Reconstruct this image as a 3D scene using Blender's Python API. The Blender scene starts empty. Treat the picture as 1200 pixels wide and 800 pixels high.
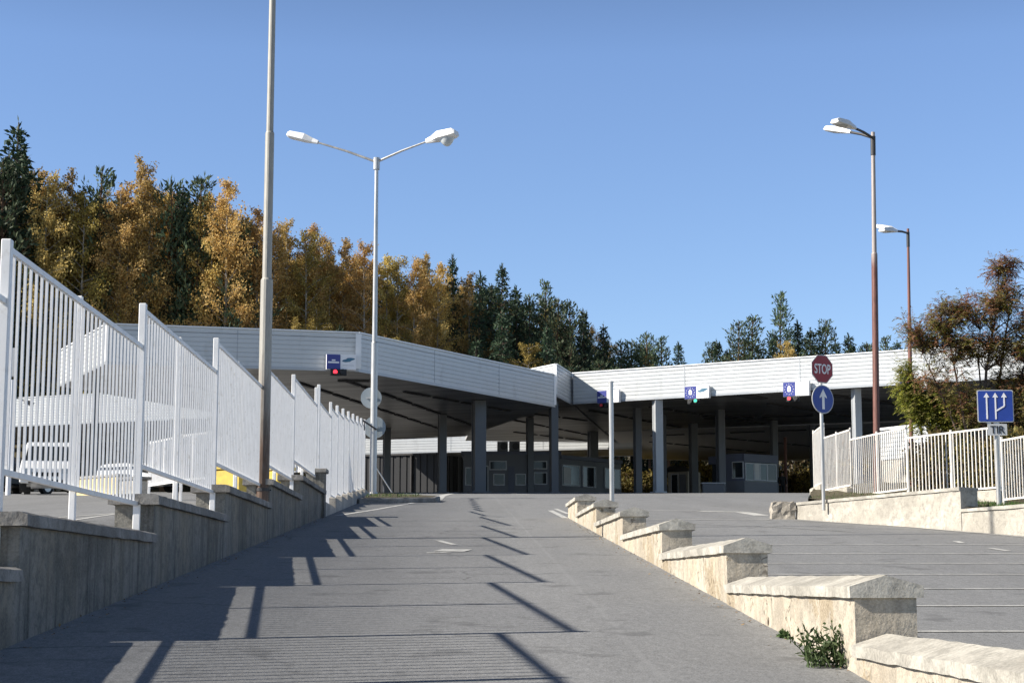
import bpy, bmesh, math, random
from mathutils import Vector, Matrix
R = math.radians
S = bpy.context.scene
COL = S.collection
rnd = random.Random(7)

# ------------------------------------------------------------------ camera maths (photo 1200x800, focal 2000 px)
F = 2000.0
PIT = math.atan(280 / F)
YAW = math.atan(0.03 * math.cos(PIT))
VH = Vector((math.sin(YAW), math.cos(YAW), 0))
VR = Vector((math.cos(YAW), -math.sin(YAW), 0))
VF = VH * math.cos(PIT) + Vector((0, 0, math.sin(PIT)))
VU = -VH * math.sin(PIT) + Vector((0, 0, math.cos(PIT)))

def P(px, py, D):
    """world point seen at photo pixel (px, py), D metres ahead (horizontally)"""
    s, u = (px - 600) / F, (400 - py) / F
    ray = VF + VR * s + VU * u
    return ray * (D / (math.cos(PIT) - u * math.sin(PIT)))

def XY(px, D):
    p = P(px, 560, D)
    return Vector((p.x, p.y))

def sm(a, b, t):
    t = max(0.0, min(1.0, (t - a) / (b - a)))
    return t * t * (3 - 2 * t)

EYE = 1.2
def base_z(y):
    if y < 58: return -EYE + 0.0695 * y
    if y < 95: return 2.831 + 0.0545 * (y - 58)
    return 4.8475 + 0.15 * sm(95, 105, y)

def lot_up(y):
    return 0.30 * (1 - sm(22, 58, y))

def ground(x, y):
    return base_z(y) + (lot_up(y) if x < -3.1 else 0.0)

def hill(x, y):
    ks = [(-70, .75), (-40, .66), (-15, .44), (0, .30), (14, .20), (60, .22)]
    if x <= ks[0][0]: k = ks[0][1]
    elif x >= ks[-1][0]: k = ks[-1][1]
    else:
        for (a, ka), (b, kb) in zip(ks, ks[1:]):
            if a <= x <= b:
                k = ka + (kb - ka) * (x - a) / (b - a); break
    t = y - 136
    r = 0 if t < 0 else (t * t / 12 if t < 6 else t - 3)
    r = min(r, 42)
    return k * r

def terr(x, y):
    z = base_z(y) - 0.25 + hill(x, y)
    if x < -48: z += min(14, (-48 - x) * 0.35)
    if x > 48: z -= min(4, (x - 48) * 0.05)
    return z + 0.12 * math.sin(x * .7 + y * .31) * sm(136, 142, y)

def G(px, py):
    """pixel on the ramp / lot surface"""
    d = 5.0
    lo, hi = 3.0, 95.0
    for _ in range(60):
        m = (lo + hi) / 2
        p = P(px, py, m)
        if p.z > base_z(p.y): lo = m
        else: hi = m
    p = P(px, py, lo)
    return Vector((p.x, p.y, base_z(p.y)))

# ------------------------------------------------------------------ mesh builder
class MB:
    def __init__(s):
        s.v, s.f, s.m = [], [], []
    def add(s, pts, faces, mi=0):
        o = len(s.v)
        s.v.extend([tuple(p) for p in pts])
        for f in faces:
            s.f.append(tuple(o + i for i in f)); s.m.append(mi)
    def quad(s, a, b, c, d, mi=0): s.add([a, b, c, d], [(0, 1, 2, 3)], mi)
    def poly(s, pts, mi=0): s.add(pts, [tuple(range(len(pts)))], mi)
    def obox(s, c, ax, ay, az, mi=0):
        c, ax, ay, az = Vector(c), Vector(ax), Vector(ay), Vector(az)
        p = [c + ax * i + ay * j + az * k for k in (-1, 1) for j in (-1, 1) for i in (-1, 1)]
        s.add(p, [(0, 2, 3, 1), (4, 5, 7, 6), (0, 1, 5, 4), (2, 6, 7, 3), (0, 4, 6, 2), (1, 3, 7, 5)], mi)
    def box(s, x0, x1, y0, y1, z0, z1, mi=0):
        s.obox(((x0 + x1) / 2, (y0 + y1) / 2, (z0 + z1) / 2), ((x1 - x0) / 2, 0, 0), (0, (y1 - y0) / 2, 0), (0, 0, (z1 - z0) / 2), mi)
    def prism(s, bot, up, mi=0):
        bot = [Vector(b) for b in bot]; n = len(bot); up = Vector(up)
        pts = bot + [b + up for b in bot]
        fs = [tuple(reversed(range(n))), tuple(range(n, 2 * n))]
        fs += [(i, (i + 1) % n, n + (i + 1) % n, n + i) for i in range(n)]
        s.add(pts, fs, mi)
    def tube(s, pts, rad, n=8, mi=0, caps=True):
        pts = [Vector(p) for p in pts]
        if not isinstance(rad, (list, tuple)): rad = [rad] * len(pts)
        o = len(s.v); ring = []
        for i, p in enumerate(pts):
            d = (pts[min(i + 1, len(pts) - 1)] - pts[max(i - 1, 0)]).normalized()
            a = d.cross(Vector((0, 0, 1)) if abs(d.z) < .9 else Vector((1, 0, 0))).normalized()
            b = d.cross(a)
            for k in range(n):
                t = 2 * math.pi * k / n
                s.v.append(tuple(p + (a * math.cos(t) + b * math.sin(t)) * rad[i]))
        for i in range(len(pts) - 1):
            for k in range(n):
                k2 = (k + 1) % n
                s.f.append((o + i * n + k, o + i * n + k2, o + (i + 1) * n + k2, o + (i + 1) * n + k)); s.m.append(mi)
        if caps:
            s.f.append(tuple(o + k for k in range(n))); s.m.append(mi)
            e = o + (len(pts) - 1) * n
            s.f.append(tuple(e + k for k in reversed(range(n)))); s.m.append(mi)
    def build(s, name, mats, parent=None, smooth=False, bevel=0.0, fixn=True):
        me = bpy.data.meshes.new(name)
        off = parent_world(parent) if parent else Vector((0, 0, 0))
        me.from_pydata([(x - off.x, y - off.y, z - off.z) for x, y, z in s.v], [], s.f)
        if not isinstance(mats, (list, tuple)): mats = [mats]
        for m in mats: me.materials.append(m)
        if len(mats) > 1: me.polygons.foreach_set('material_index', s.m)
        if fixn:
            bm = bmesh.new(); bm.from_mesh(me)
            bmesh.ops.recalc_face_normals(bm, faces=bm.faces)
            if bevel > 0:
                bmesh.ops.bevel(bm, geom=list(bm.edges), offset=bevel, segments=1, affect='EDGES', clamp_overlap=True)
            bm.to_mesh(me); bm.free()
        if smooth: me.polygons.foreach_set('use_smooth', [True] * len(me.polygons))
        me.update()
        o = bpy.data.objects.new(name, me); COL.objects.link(o)
        if parent: o.parent = parent
        return o

def parent_world(o):
    v = Vector((0, 0, 0))
    while o:
        v = v + o.location; o = o.parent
    return v

def tag(o, label=None, cat=None, group=None, kind=None):
    if label: o['label'] = label
    if cat: o['category'] = cat
    if group: o['group'] = group
    if kind: o['kind'] = kind
    return o

def thing(name, loc, label, cat, group=None):
    o = bpy.data.objects.new(name, None); COL.objects.link(o)
    o.empty_display_size = 0.2
    o.location = loc
    return tag(o, label, cat, group)

def copy_tree(o, parent=None):
    c = o.copy(); COL.objects.link(c); c.parent = parent
    for ch in list(o.children): copy_tree(ch, c)
    return c

def text_part(name, body, mat, parent, origin, ax, ay, height, width=None, depth=.004):
    """lettering as a real mesh: origin = centre, ax/ay = unit directions of the text"""
    cu = bpy.data.curves.new(name, 'FONT'); cu.body = body; cu.align_x = 'CENTER'; cu.align_y = 'CENTER'
    cu.extrude = depth; cu.size = 1.0; cu.offset = .004 if body == 'TIR' else .012
    t = bpy.data.objects.new(name + '_src', cu); COL.objects.link(t)
    dg = bpy.context.evaluated_depsgraph_get()
    me = bpy.data.meshes.new_from_object(t.evaluated_get(dg))
    COL.objects.unlink(t); bpy.data.objects.remove(t); bpy.data.curves.remove(cu)
    xs = [v.co.x for v in me.vertices]; ys = [v.co.y for v in me.vertices]
    cx, cy = (min(xs) + max(xs)) / 2, (min(ys) + max(ys)) / 2
    sy = height / (max(ys) - min(ys)); sx = (width / (max(xs) - min(xs))) if width else sy
    ax, ay = Vector(ax), Vector(ay); az = ax.cross(ay)
    off = parent_world(parent)
    for v in me.vertices:
        p = Vector(origin) + ax * ((v.co.x - cx) * sx) + ay * ((v.co.y - cy) * sy) + az * v.co.z
        v.co = p - off
    me.materials.clear(); me.materials.append(mat); me.name = name
    o = bpy.data.objects.new(name, me); COL.objects.link(o); o.parent = parent
    return o

# ------------------------------------------------------------------ materials
def new_mat(name):
    m = bpy.data.materials.new(name); m.use_nodes = True
    nt = m.node_tree; b = nt.nodes['Principled BSDF']
    return m, nt, b
def N(nt, t, **kw):
    n = nt.nodes.new(t)
    for k, v in kw.items(): setattr(n, k, v)
    return n
def L(nt, a, b): nt.links.new(a, b)
def ramp(nt, fac, stops):
    r = N(nt, 'ShaderNodeValToRGB'); L(nt, fac, r.inputs[0])
    e = r.color_ramp.elements
    while len(e) < len(stops): e.new(.5)
    for i, (p, c) in enumerate(stops):
        e[i].position = p
        e[i].color = (c[0], c[1], c[2], 1) if isinstance(c, (tuple, list)) else (c, c, c, 1)
    return r.outputs[0]
def noise(nt, scale, detail=4, rough=.55, vec=None, stretch=None):
    n = N(nt, 'ShaderNodeTexNoise'); n.inputs['Scale'].default_value = scale
    n.inputs['Detail'].default_value = detail; n.inputs['Roughness'].default_value = rough
    tc = vec
    if tc is None:
        tc = N(nt, 'ShaderNodeTexCoord').outputs['Object']
    if stretch:
        mp = N(nt, 'ShaderNodeMapping'); mp.inputs['Scale'].default_value = stretch
        L(nt, tc, mp.inputs[0]); tc = mp.outputs[0]
    L(nt, tc, n.inputs['Vector'])
    return n.outputs[0]
def mix(nt, fac, a, b, mode='MIX'):
    m = N(nt, 'ShaderNodeMix', data_type='RGBA', blend_type=mode)
    if hasattr(fac, 'is_linked') or not isinstance(fac, (int, float)): L(nt, fac, m.inputs[0])
    else: m.inputs[0].default_value = fac
    for i, c in ((6, a), (7, b)):
        if isinstance(c, (tuple, list)): m.inputs[i].default_value = (c[0], c[1], c[2], 1)
        else: L(nt, c, m.inputs[i])
    return m.outputs[2]
def bump(nt, b, h, strength, dist=.02):
    n = N(nt, 'ShaderNodeBump'); n.inputs['Strength'].default_value = strength; n.inputs['Distance'].default_value = dist
    L(nt, h, n.inputs['Height']); L(nt, n.outputs[0], b.inputs['Normal'])

def paint(name, c, rough=.5, metal=0.0, var=.12, scale=3.0, dirt=None, stretch=None):
    """painted / metal surface with soft wear"""
    m, nt, b = new_mat(name)
    n1 = noise(nt, scale, 5, .6, stretch=stretch)
    lo = tuple(x * (1 - var) for x in c); hi = tuple(min(1, x * (1 + var * .6)) for x in c)
    col = ramp(nt, n1, [(.3, lo), (.7, hi)])
    if dirt:
        n2 = noise(nt, scale * 2.3, 6, .7, stretch=stretch)
        col = mix(nt, ramp(nt, n2, [(.56, 0.0), (.72, .8)]), col, dirt)
    L(nt, col, b.inputs['Base Color'])
    b.inputs['Metallic'].default_value = metal
    r = ramp(nt, n1, [(.3, rough * .85), (.7, min(1, rough * 1.15))]); L(nt, r, b.inputs['Roughness'])
    return m

def rust_pole(name, c_up, c_low, z0, z1):
    """pole whose paint gives way to rust below a height (object coordinates)"""
    m, nt, b = new_mat(name)
    tc = N(nt, 'ShaderNodeTexCoord').outputs['Object']
    sp = N(nt, 'ShaderNodeSeparateXYZ'); L(nt, tc, sp.inputs[0])
    n1 = noise(nt, 2.5, 5, .65, stretch=(4, 4, .6))
    ad = N(nt, 'ShaderNodeMath', operation='MULTIPLY_ADD'); L(nt, n1, ad.inputs[0]); ad.inputs[1].default_value = (z1 - z0) * 1.6
    L(nt, sp.outputs[2], ad.inputs[2])
    mr = N(nt, 'ShaderNodeMapRange'); L(nt, ad.outputs[0], mr.inputs[0])
    mr.inputs[1].default_value = z0 + (z1 - z0) * .8; mr.inputs[2].default_value = z1 + (z1 - z0) * .8
    n2 = noise(nt, 9, 5, .7, stretch=(3, 3, .5))
    up = ramp(nt, n2, [(.35, tuple(x * .8 for x in c_up)), (.62, c_up), (.74, tuple(.5 * (x + y) for x, y in zip(c_up, c_low)))])
    low = ramp(nt, n2, [(.3, tuple(x * .6 for x in c_low)), (.7, tuple(x * 1.25 for x in c_low))])
    L(nt, mix(nt, mr.outputs[0], low, up), b.inputs['Base Color'])
    b.inputs['Roughness'].default_value = .55; b.inputs['Metallic'].default_value = .15
    return m

def concrete(name, c, dark, streak=(1.5, 1.5, .25), holes=False, warm=None, bumpy=.5):
    m, nt, b = new_mat(name)
    n1 = noise(nt, 1.4, 6, .65, stretch=streak)
    n2 = noise(nt, 9, 6, .7)
    n3 = noise(nt, 60, 3, .6)
    col = ramp(nt, n1, [(.38, dark), (.50, c), (.64, tuple(min(1, x * 1.25) for x in c))])
    if warm: col = mix(nt, ramp(nt, noise(nt, .9, 4, .6, stretch=(1, 1, .4)), [(.45, 0.0), (.65, .7)]), col, warm)
    col = mix(nt, ramp(nt, n2, [(.40, .8), (.52, 0.0)]), col, tuple(x * .6 for x in c))
    n5 = noise(nt, .55, 5, .7, stretch=(1, 1, 1.4))
    col = mix(nt, ramp(nt, n5, [(.5, 0.0), (.62, .5)]), col, tuple(x * .5 + y * .1 for x, y in zip(dark, c)))
    col = mix(nt, .25, col, ramp(nt, n3, [(.38, tuple(x * .5 for x in c)), (.62, tuple(min(1, x * 1.4) for x in c))]))
    h = n2
    if holes:
        vo = N(nt, 'ShaderNodeTexVoronoi'); vo.inputs['Scale'].default_value = 7
        L(nt, N(nt, 'ShaderNodeTexCoord').outputs['Object'], vo.inputs['Vector'])
        n4 = noise(nt, 2.2, 6, .8)
        ms = N(nt, 'ShaderNodeMath', operation='MULTIPLY')
        L(nt, ramp(nt, vo.outputs['Distance'], [(.16, 1.0), (.26, 0.0)]), ms.inputs[0])
        L(nt, ramp(nt, n4, [(.53, 0.0), (.57, 1.0)]), ms.inputs[1])
        col = mix(nt, ms.outputs[0], col, (.06, .04, .025))
        peel = noise(nt, 1.1, 7, .72)
        col = mix(nt, ramp(nt, peel, [(.55, 0.0), (.57, .75)]), col, ramp(nt, n3, [(.4, (.24, .19, .13)), (.6, (.40, .33, .23))]))
        vc = N(nt, 'ShaderNodeTexVoronoi', feature='DISTANCE_TO_EDGE'); vc.inputs['Scale'].default_value = 1.7
        wv = N(nt, 'ShaderNodeVectorMath', operation='ADD')
        nn = N(nt, 'ShaderNodeTexNoise'); nn.inputs['Scale'].default_value = 3.0
        tc = N(nt, 'ShaderNodeTexCoord').outputs['Object']
        L(nt, tc, nn.inputs['Vector']); L(nt, nn.outputs[1], wv.inputs[0]); L(nt, tc, wv.inputs[1]); L(nt, wv.outputs[0], vc.inputs['Vector'])
        mc = N(nt, 'ShaderNodeMath', operation='MULTIPLY')
        L(nt, ramp(nt, vc.outputs['Distance'], [(.006, 1.0), (.02, 0.0)]), mc.inputs[0])
        L(nt, ramp(nt, n1, [(.45, 0.0), (.6, .8)]), mc.inputs[1])
        col = mix(nt, mc.outputs[0], col, (.11, .09, .07))
        sb = N(nt, 'ShaderNodeMath', operation='SUBTRACT'); L(nt, n2, sb.inputs[0]); L(nt, ms.outputs[0], sb.inputs[1]); h = sb.outputs[0]
    L(nt, col, b.inputs['Base Color']); b.inputs['Roughness'].default_value = .9
    b.inputs['Specular IOR Level'].default_value = .25
    bump(nt, b, h, bumpy, .03)
    return m

def asphalt(name, base):
    m, nt, b = new_mat(name)
    tc = N(nt, 'ShaderNodeTexCoord').outputs['Object']
    big = noise(nt, .16, 5, .6, stretch=(1.2, .5, 1))
    mid = noise(nt, 1.3, 5, .65, stretch=(2.2, .5, 1))
    fine = noise(nt, 15, 5, .8, stretch=(1.6, .7, 1))
    grit = noise(nt, 95, 2, .7)
    col = ramp(nt, big, [(.40, tuple(x * .80 for x in base)), (.60, tuple(x * 1.2 for x in base))])
    col = mix(nt, .5, col, ramp(nt, mid, [(.38, tuple(x * .74 for x in base)), (.62, tuple(x * 1.24 for x in base))]))
    col = mix(nt, .6, col, ramp(nt, fine, [(.36, tuple(x * .5 for x in base)), (.64, tuple(x * 1.5 for x in base))]))
    col = mix(nt, .4, col, ramp(nt, grit, [(.38, tuple(x * .35 for x in base)), (.64, tuple(x * 2.0 for x in base))]))
    # worn seam along the ramp and tar-filled cross joints
    sp = N(nt, 'ShaderNodeSeparateXYZ'); L(nt, tc, sp.inputs[0])
    nz = noise(nt, .5, 4, .6)
    ax = N(nt, 'ShaderNodeMath', operation='MULTIPLY_ADD'); L(nt, nz, ax.inputs[0]); ax.inputs[1].default_value = .10; L(nt, sp.outputs[0], ax.inputs[2])
    sb = N(nt, 'ShaderNodeMath', operation='SUBTRACT'); L(nt, ax.outputs[0], sb.inputs[0]); sb.inputs[1].default_value = 1.17
    ab = N(nt, 'ShaderNodeMath', operation='ABSOLUTE'); L(nt, sb.outputs[0], ab.inputs[0])
    col = mix(nt, ramp(nt, ab.outputs[0], [(.0, .32), (.035, .0)]), col, tuple(x * 1.45 for x in base))
    # hairline cracks and older patches
    vc = N(nt, 'ShaderNodeTexVoronoi', feature='DISTANCE_TO_EDGE'); vc.inputs['Scale'].default_value = .33
    nn = N(nt, 'ShaderNodeTexNoise'); nn.inputs['Scale'].default_value = 1.1; nn.inputs['Detail'].default_value = 5; L(nt, tc, nn.inputs['Vector'])
    va = N(nt, 'ShaderNodeVectorMath', operation='ADD'); L(nt, nn.outputs[1], va.inputs[0]); L(nt, tc, va.inputs[1]); L(nt, va.outputs[0], vc.inputs['Vector'])
    mk = N(nt, 'ShaderNodeMath', operation='MULTIPLY'); L(nt, ramp(nt, vc.outputs['Distance'], [(.0, 1.0), (.011, 0.0)]), mk.inputs[0])
    L(nt, ramp(nt, noise(nt, .35, 3, .6), [(.5, 0.0), (.58, .7)]), mk.inputs[1])
    col = mix(nt, mk.outputs[0], col, tuple(x * .4 for x in base))
    # tyre-polished lanes along the ramp
    lane = noise(nt, .9, 3, .5, stretch=(1.0, .03, 1))
    col = mix(nt, ramp(nt, lane, [(.45, 0.0), (.7, .30)]), col, tuple(x * .68 for x in base))
    # oil and damp spots
    sp1 = noise(nt, 1.7, 4, .6)
    col = mix(nt, ramp(nt, sp1, [(.60, 0.0), (.68, .5)]), col, tuple(x * .45 for x in base))
    L(nt, col, b.inputs['Base Color']); b.inputs['Roughness'].default_value = .88
    b.inputs['Specular IOR Level'].default_value = .3
    bump(nt, b, fine, .35, .01)
    return m

def leaf_mat(name, cols, trans=.25):
    m, nt, b = new_mat(name)
    ge = N(nt, 'ShaderNodeNewGeometry')
    oi = N(nt, 'ShaderNodeObjectInfo')
    k = len(cols)
    col = ramp(nt, ge.outputs['Random Per Island'], [(i / (k - 1), c) for i, c in enumerate(cols)])
    hs = N(nt, 'ShaderNodeHueSaturation')
    mr = N(nt, 'ShaderNodeMapRange'); L(nt, oi.outputs['Random'], mr.inputs[0]); mr.inputs[3].default_value = .85; mr.inputs[4].default_value = 1.4
    mh = N(nt, 'ShaderNodeMapRange'); L(nt, oi.outputs['Random'], mh.inputs[0]); mh.inputs[3].default_value = .492; mh.inputs[4].default_value = .520
    L(nt, mr.outputs[0], hs.inputs['Value']); L(nt, mh.outputs[0], hs.inputs['Hue']); L(nt, col, hs.inputs['Color'])
    b.inputs['Roughness'].default_value = .6; b.inputs['Specular IOR Level'].default_value = .25
    L(nt, hs.outputs[0], b.inputs['Base Color'])
    tr = N(nt, 'ShaderNodeBsdfTranslucent'); L(nt, hs.outputs[0], tr.inputs[0])
    ms = N(nt, 'ShaderNodeMixShader'); ms.inputs[0].default_value = trans
    L(nt, b.outputs[0], ms.inputs[1]); L(nt, tr.outputs[0], ms.inputs[2])
    L(nt, ms.outputs[0], nt.nodes['Material Output'].inputs[0])
    return m

def glassy(name, c, rough=.08):
    m, nt, b = new_mat(name)
    n1 = noise(nt, 1.2, 3, .5)
    L(nt, ramp(nt, n1, [(.3, tuple(x * .7 for x in c)), (.7, tuple(x * 1.3 for x in c))]), b.inputs['Base Color'])
    b.inputs['Roughness'].default_value = rough; b.inputs['Specular IOR Level'].default_value = .4
    return m

def emit(name, c, s):
    m, nt, b = new_mat(name)
    b.inputs['Base Color'].default_value = (*c, 1)
    b.inputs['Emission Color'].default_value = (*c, 1); b.inputs['Emission Strength'].default_value = s
    return m

M = {}
M['asphalt'] = asphalt('weathered_asphalt', (.205, .208, .211))
M['line'] = paint('worn_road_paint', (.52, .52, .50), .8, 0, .35, 6, dirt=(.2, .2, .2))
M['line_faint'] = paint('faint_road_paint', (.34, .34, .33), .85, 0, .3, 8, dirt=(.16, .16, .16))
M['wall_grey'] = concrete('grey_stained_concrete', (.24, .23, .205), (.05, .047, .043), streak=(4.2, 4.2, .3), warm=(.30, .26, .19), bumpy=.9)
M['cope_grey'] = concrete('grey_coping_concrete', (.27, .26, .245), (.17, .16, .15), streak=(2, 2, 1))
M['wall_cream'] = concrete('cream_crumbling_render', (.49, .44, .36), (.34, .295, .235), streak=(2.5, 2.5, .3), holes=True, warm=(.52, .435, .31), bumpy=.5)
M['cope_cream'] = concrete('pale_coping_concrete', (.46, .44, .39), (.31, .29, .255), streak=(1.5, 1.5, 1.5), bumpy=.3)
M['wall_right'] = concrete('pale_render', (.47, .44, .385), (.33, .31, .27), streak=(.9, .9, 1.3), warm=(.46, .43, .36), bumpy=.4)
M['stone'] = concrete('rough_stone', (.46, .42, .36), (.26, .23, .19), streak=(3, 3, 3), bumpy=1.0)
M['kerb'] = concrete('kerb_concrete', (.30, .29, .27), (.17, .16, .15), streak=(2, 2, 2))
M['fence_white'] = paint('white_fence_paint', (.86, .86, .86), .45, 0, .08, 4, dirt=(.62, .60, .56))
M['fence_cream'] = paint('cream_fence_paint', (.80, .77, .72), .5, 0, .10, 4, dirt=(.55, .42, .32))
M['plinth'] = concrete('plinth_concrete', (.50, .47, .42), (.33, .31, .28), streak=(3, 3, .5))
M['fascia'] = paint('white_ribbed_sheet', (.58, .60, .61), .38, 0.0, .06, .35, dirt=(.44, .45, .45), stretch=(1.6, 1.6, .5))
M['fascia_trim'] = paint('white_trim_sheet', (.82, .83, .84), .35, 0, .04, 1)
M['fascia_low'] = paint('grey_flashing', (.42, .44, .46), .4, .2, .08, 1)
M['roof'] = paint('roof_sheet', (.40, .40, .40), .6, 0, .15, .4)
M['strip'] = paint('dark_slot', (.025, .025, .028), .6, 0, .2, 2)
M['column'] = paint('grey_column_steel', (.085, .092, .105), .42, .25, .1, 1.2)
M['column_painted_sun'] = paint('painted_sun_column_steel', (.40, .42, .44), .42, .15, .1, 1.2)  # sunlight on the two front columns is put into this paler colour
M['soffit_painted_bounce'] = paint('painted_bounce_soffit_sheet', (.56, .53, .48), .6, 0, .15, 1.0, stretch=(.3, 4, 1))  # rear copy of the soffit, colour lightened to stand for light bounced off the ground
M['galv'] = paint('galvanised_steel', (.50, .50, .49), .42, .55, .18, 3, stretch=(3, 3, .5))
M['sign_back'] = paint('sign_back_metal', (.30, .345, .375), .5, .3, .08, 2)
M['lamp_white'] = paint('lamp_housing_white', (.82, .82, .82), .35, 0, .06, 3)
M['lamp_lens'] = glassy('frosted_lamp_glass', (.62, .66, .68), .25)
M['sign_red'] = paint('sign_red', (.30, .018, .028), .45, 0, .1, 5)
M['sign_white'] = paint('sign_white', (.86, .86, .88), .45, 0, .06, 5)
M['sign_grey'] = paint('sign_dull_white', (.52, .53, .54), .45, 0, .06, 5)
M['sign_blue'] = paint('sign_blue', (.018, .055, .32), .4, 0, .12, 4)
M['lane_blue'] = paint('lane_panel_blue', (.045, .058, .28), .4, 0, .08, 3)
M['car_art'] = paint('printed_teal', (.06, .17, .26), .5, 0, .2, 5)
M['black'] = paint('black_plastic', (.012, .012, .013), .5, 0, .2, 6)
M['dark_steel'] = paint('dark_steel', (.05, .048, .05), .55, .2, .25, 3)
M['red_lamp'] = emit('red_signal_light', (1.0, .03, .05), 1.6)
M['green_lamp'] = emit('green_signal_light', (.02, .55, .33), .7)
M['red_dim'] = emit('dim_red_signal_light', (.25, .012, .02), .15)
M['booth_wall'] = paint('booth_panel_grey', (.12, .125, .14), .5, 0, .1, 1)
M['booth_dark'] = paint('booth_band_blue_grey', (.09, .10, .14), .5, 0, .1, 1)
M['booth_frame'] = paint('window_frame_grey', (.42, .43, .44), .45, .1, .08, 3)
M['glass_dark'] = glassy('dark_window_glass', (.02, .024, .028), .05)
M['glass_teal'] = glassy('teal_window_glass', (.05, .09, .105), .1)
M['blind'] = paint('white_blind', (.6, .6, .57), .7, 0, .1, 3)
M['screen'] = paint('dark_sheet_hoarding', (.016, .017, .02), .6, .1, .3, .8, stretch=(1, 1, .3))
M['kiosk'] = paint('kiosk_beige', (.36, .33, .28), .6, 0, .15, 2)
M['roof_dark'] = paint('dark_kiosk_roof', (.03, .028, .026), .7, 0, .2, 2)
M['van_white'] = paint('white_car_paint', (.80, .81, .82), .18, 0, .03, 1)
M['tyre'] = paint('tyre_rubber', (.02, .02, .02), .85, 0, .3, 8)
M['rim'] = paint('wheel_rim', (.45, .45, .46), .3, .6, .1, 8)
M['headlamp'] = glassy('headlamp_glass', (.55, .58, .6), .08)
M['yellow'] = paint('yellow_kerb_paint', (.60, .44, .08), .7, 0, .25, 5, dirt=(.36, .32, .22))
M['yellow_pale'] = paint('faded_yellow_paint', (.66, .55, .30), .7, 0, .15, 4)
M['skin'] = paint('skin', (.42, .26, .19), .55, 0, .08, 8)
M['cloth_dark'] = paint('dark_cloth', (.02, .02, .024), .85, 0, .3, 12)
M['bark_pine'] = concrete('pine_bark', (.19, .12, .075), (.09, .06, .045), streak=(3, 3, .5))
M['bark_pale'] = concrete('pale_bark', (.42, .39, .34), (.16, .14, .12), streak=(2, 2, 1.2))
M['bark_brown'] = concrete('brown_bark', (.13, .10, .08), (.06, .05, .04), streak=(3, 3, .6))
M['gold'] = leaf_mat('golden_leaves', [(.36, .24, .075), (.52, .36, .12), (.62, .47, .19), (.48, .35, .13), (.30, .24, .095)], .45)
M['orange'] = leaf_mat('orange_leaves', [(.38, .22, .08), (.55, .35, .12), (.62, .42, .17), (.44, .29, .12)], .45)
M['olive'] = leaf_mat('olive_leaves', [(.12, .085, .03), (.24, .165, .05), (.36, .25, .07), (.18, .13, .045)], .3)
M['spruce'] = leaf_mat('spruce_needles', [(.016, .032, .019), (.032, .056, .031), (.052, .08, .042), (.034, .06, .038)], .15)
M['pine'] = leaf_mat('pine_needles', [(.035, .06, .034), (.07, .10, .055), (.105, .13, .07), (.06, .09, .055)], .2)
M['rowan_red'] = leaf_mat('reddish_leaves', [(.21, .085, .055), (.34, .155, .10), (.40, .235, .14), (.24, .17, .09)], .4)
M['rowan_olive'] = leaf_mat('brown_green_leaves', [(.14, .14, .05), (.24, .23, .085), (.35, .27, .12), (.20, .18, .07)], .45)
M['rowan_green'] = leaf_mat('yellow_green_leaves', [(.09, .115, .025), (.20, .21, .04), (.34, .29, .06), (.14, .16, .04)], .4)
M['weed'] = leaf_mat('weed_leaves', [(.04, .075, .025), (.075, .115, .045), (.12, .16, .07)], .3)
M['grass'] = leaf_mat('grass_blades', [(.035, .08, .015), (.06, .12, .025), (.12, .14, .05)], .3)
M['twig'] = leaf_mat('grey_twigs', [(.22, .20, .17), (.36, .33, .29), (.28, .22, .15)], .05)
M['scrub'] = leaf_mat('scrub_leaves', [(.05, .05, .018), (.11, .09, .025), (.19, .14, .04), (.08, .05, .03)], .3)
M['litter'] = leaf_mat('dry_leaves', [(.22, .14, .07), (.30, .21, .11), (.16, .11, .07)], .1)

def earth_mat():
    m, nt, b = new_mat('dry_hill_soil')
    n1 = noise(nt, .35, 6, .65); n2 = noise(nt, 6, 5, .7)
    c = ramp(nt, n1, [(.3, (.06, .055, .025)), (.5, (.10, .085, .045)), (.7, (.13, .11, .07))])
    c = mix(nt, .4, c, ramp(nt, n2, [(.3, (.03, .03, .015)), (.7, (.18, .15, .09))]))
    L(nt, c, b.inputs['Base Color']); b.inputs['Roughness'].default_value = .95
    bump(nt, b, n2, .8, .1)
    return m
M['earth'] = earth_mat()

def soffit_mat():
    m, nt, b = new_mat('brushed_soffit_sheet')
    tc = N(nt, 'ShaderNodeTexCoord').outputs['Object']
    mp = N(nt, 'ShaderNodeMapping'); mp.inputs['Rotation'].default_value = (0, 0, R(18)); L(nt, tc, mp.inputs[0])
    n1 = noise(nt, .5, 4, .5, vec=mp.outputs[0], stretch=(.35, 2.5, 1))
    wv = N(nt, 'ShaderNodeTexWave'); wv.inputs['Scale'].default_value = 1.1; wv.bands_direction = 'Y'
    L(nt, mp.outputs[0], wv.inputs['Vector'])
    c = ramp(nt, n1, [(.36, (.22, .21, .20)), (.64, (.44, .43, .415))])
    c = mix(nt, ramp(nt, wv.outputs[1], [(.0, .55), (.08, 0.0)]), c, (.10, .10, .10))
    L(nt, c, b.inputs['Base Color']); b.inputs['Metallic'].default_value = .75
    b.inputs['Roughness'].default_value = .33
    bump(nt, b, n1, .12, .05)
    return m
M['soffit'] = soffit_mat()
M['pole_big'] = rust_pole('big_pole_paint', (.40, .385, .345), (.12, .075, .052), .6, 2.4)
M['pole_red'] = rust_pole('rusting_lamp_post', (.40, .35, .325), (.19, .085, .068), 5.1, 5.5)
M['pole_red2'] = paint('rust_red_post', (.20, .09, .07), .6, .1, .25, 3, stretch=(3, 3, .5))

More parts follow.
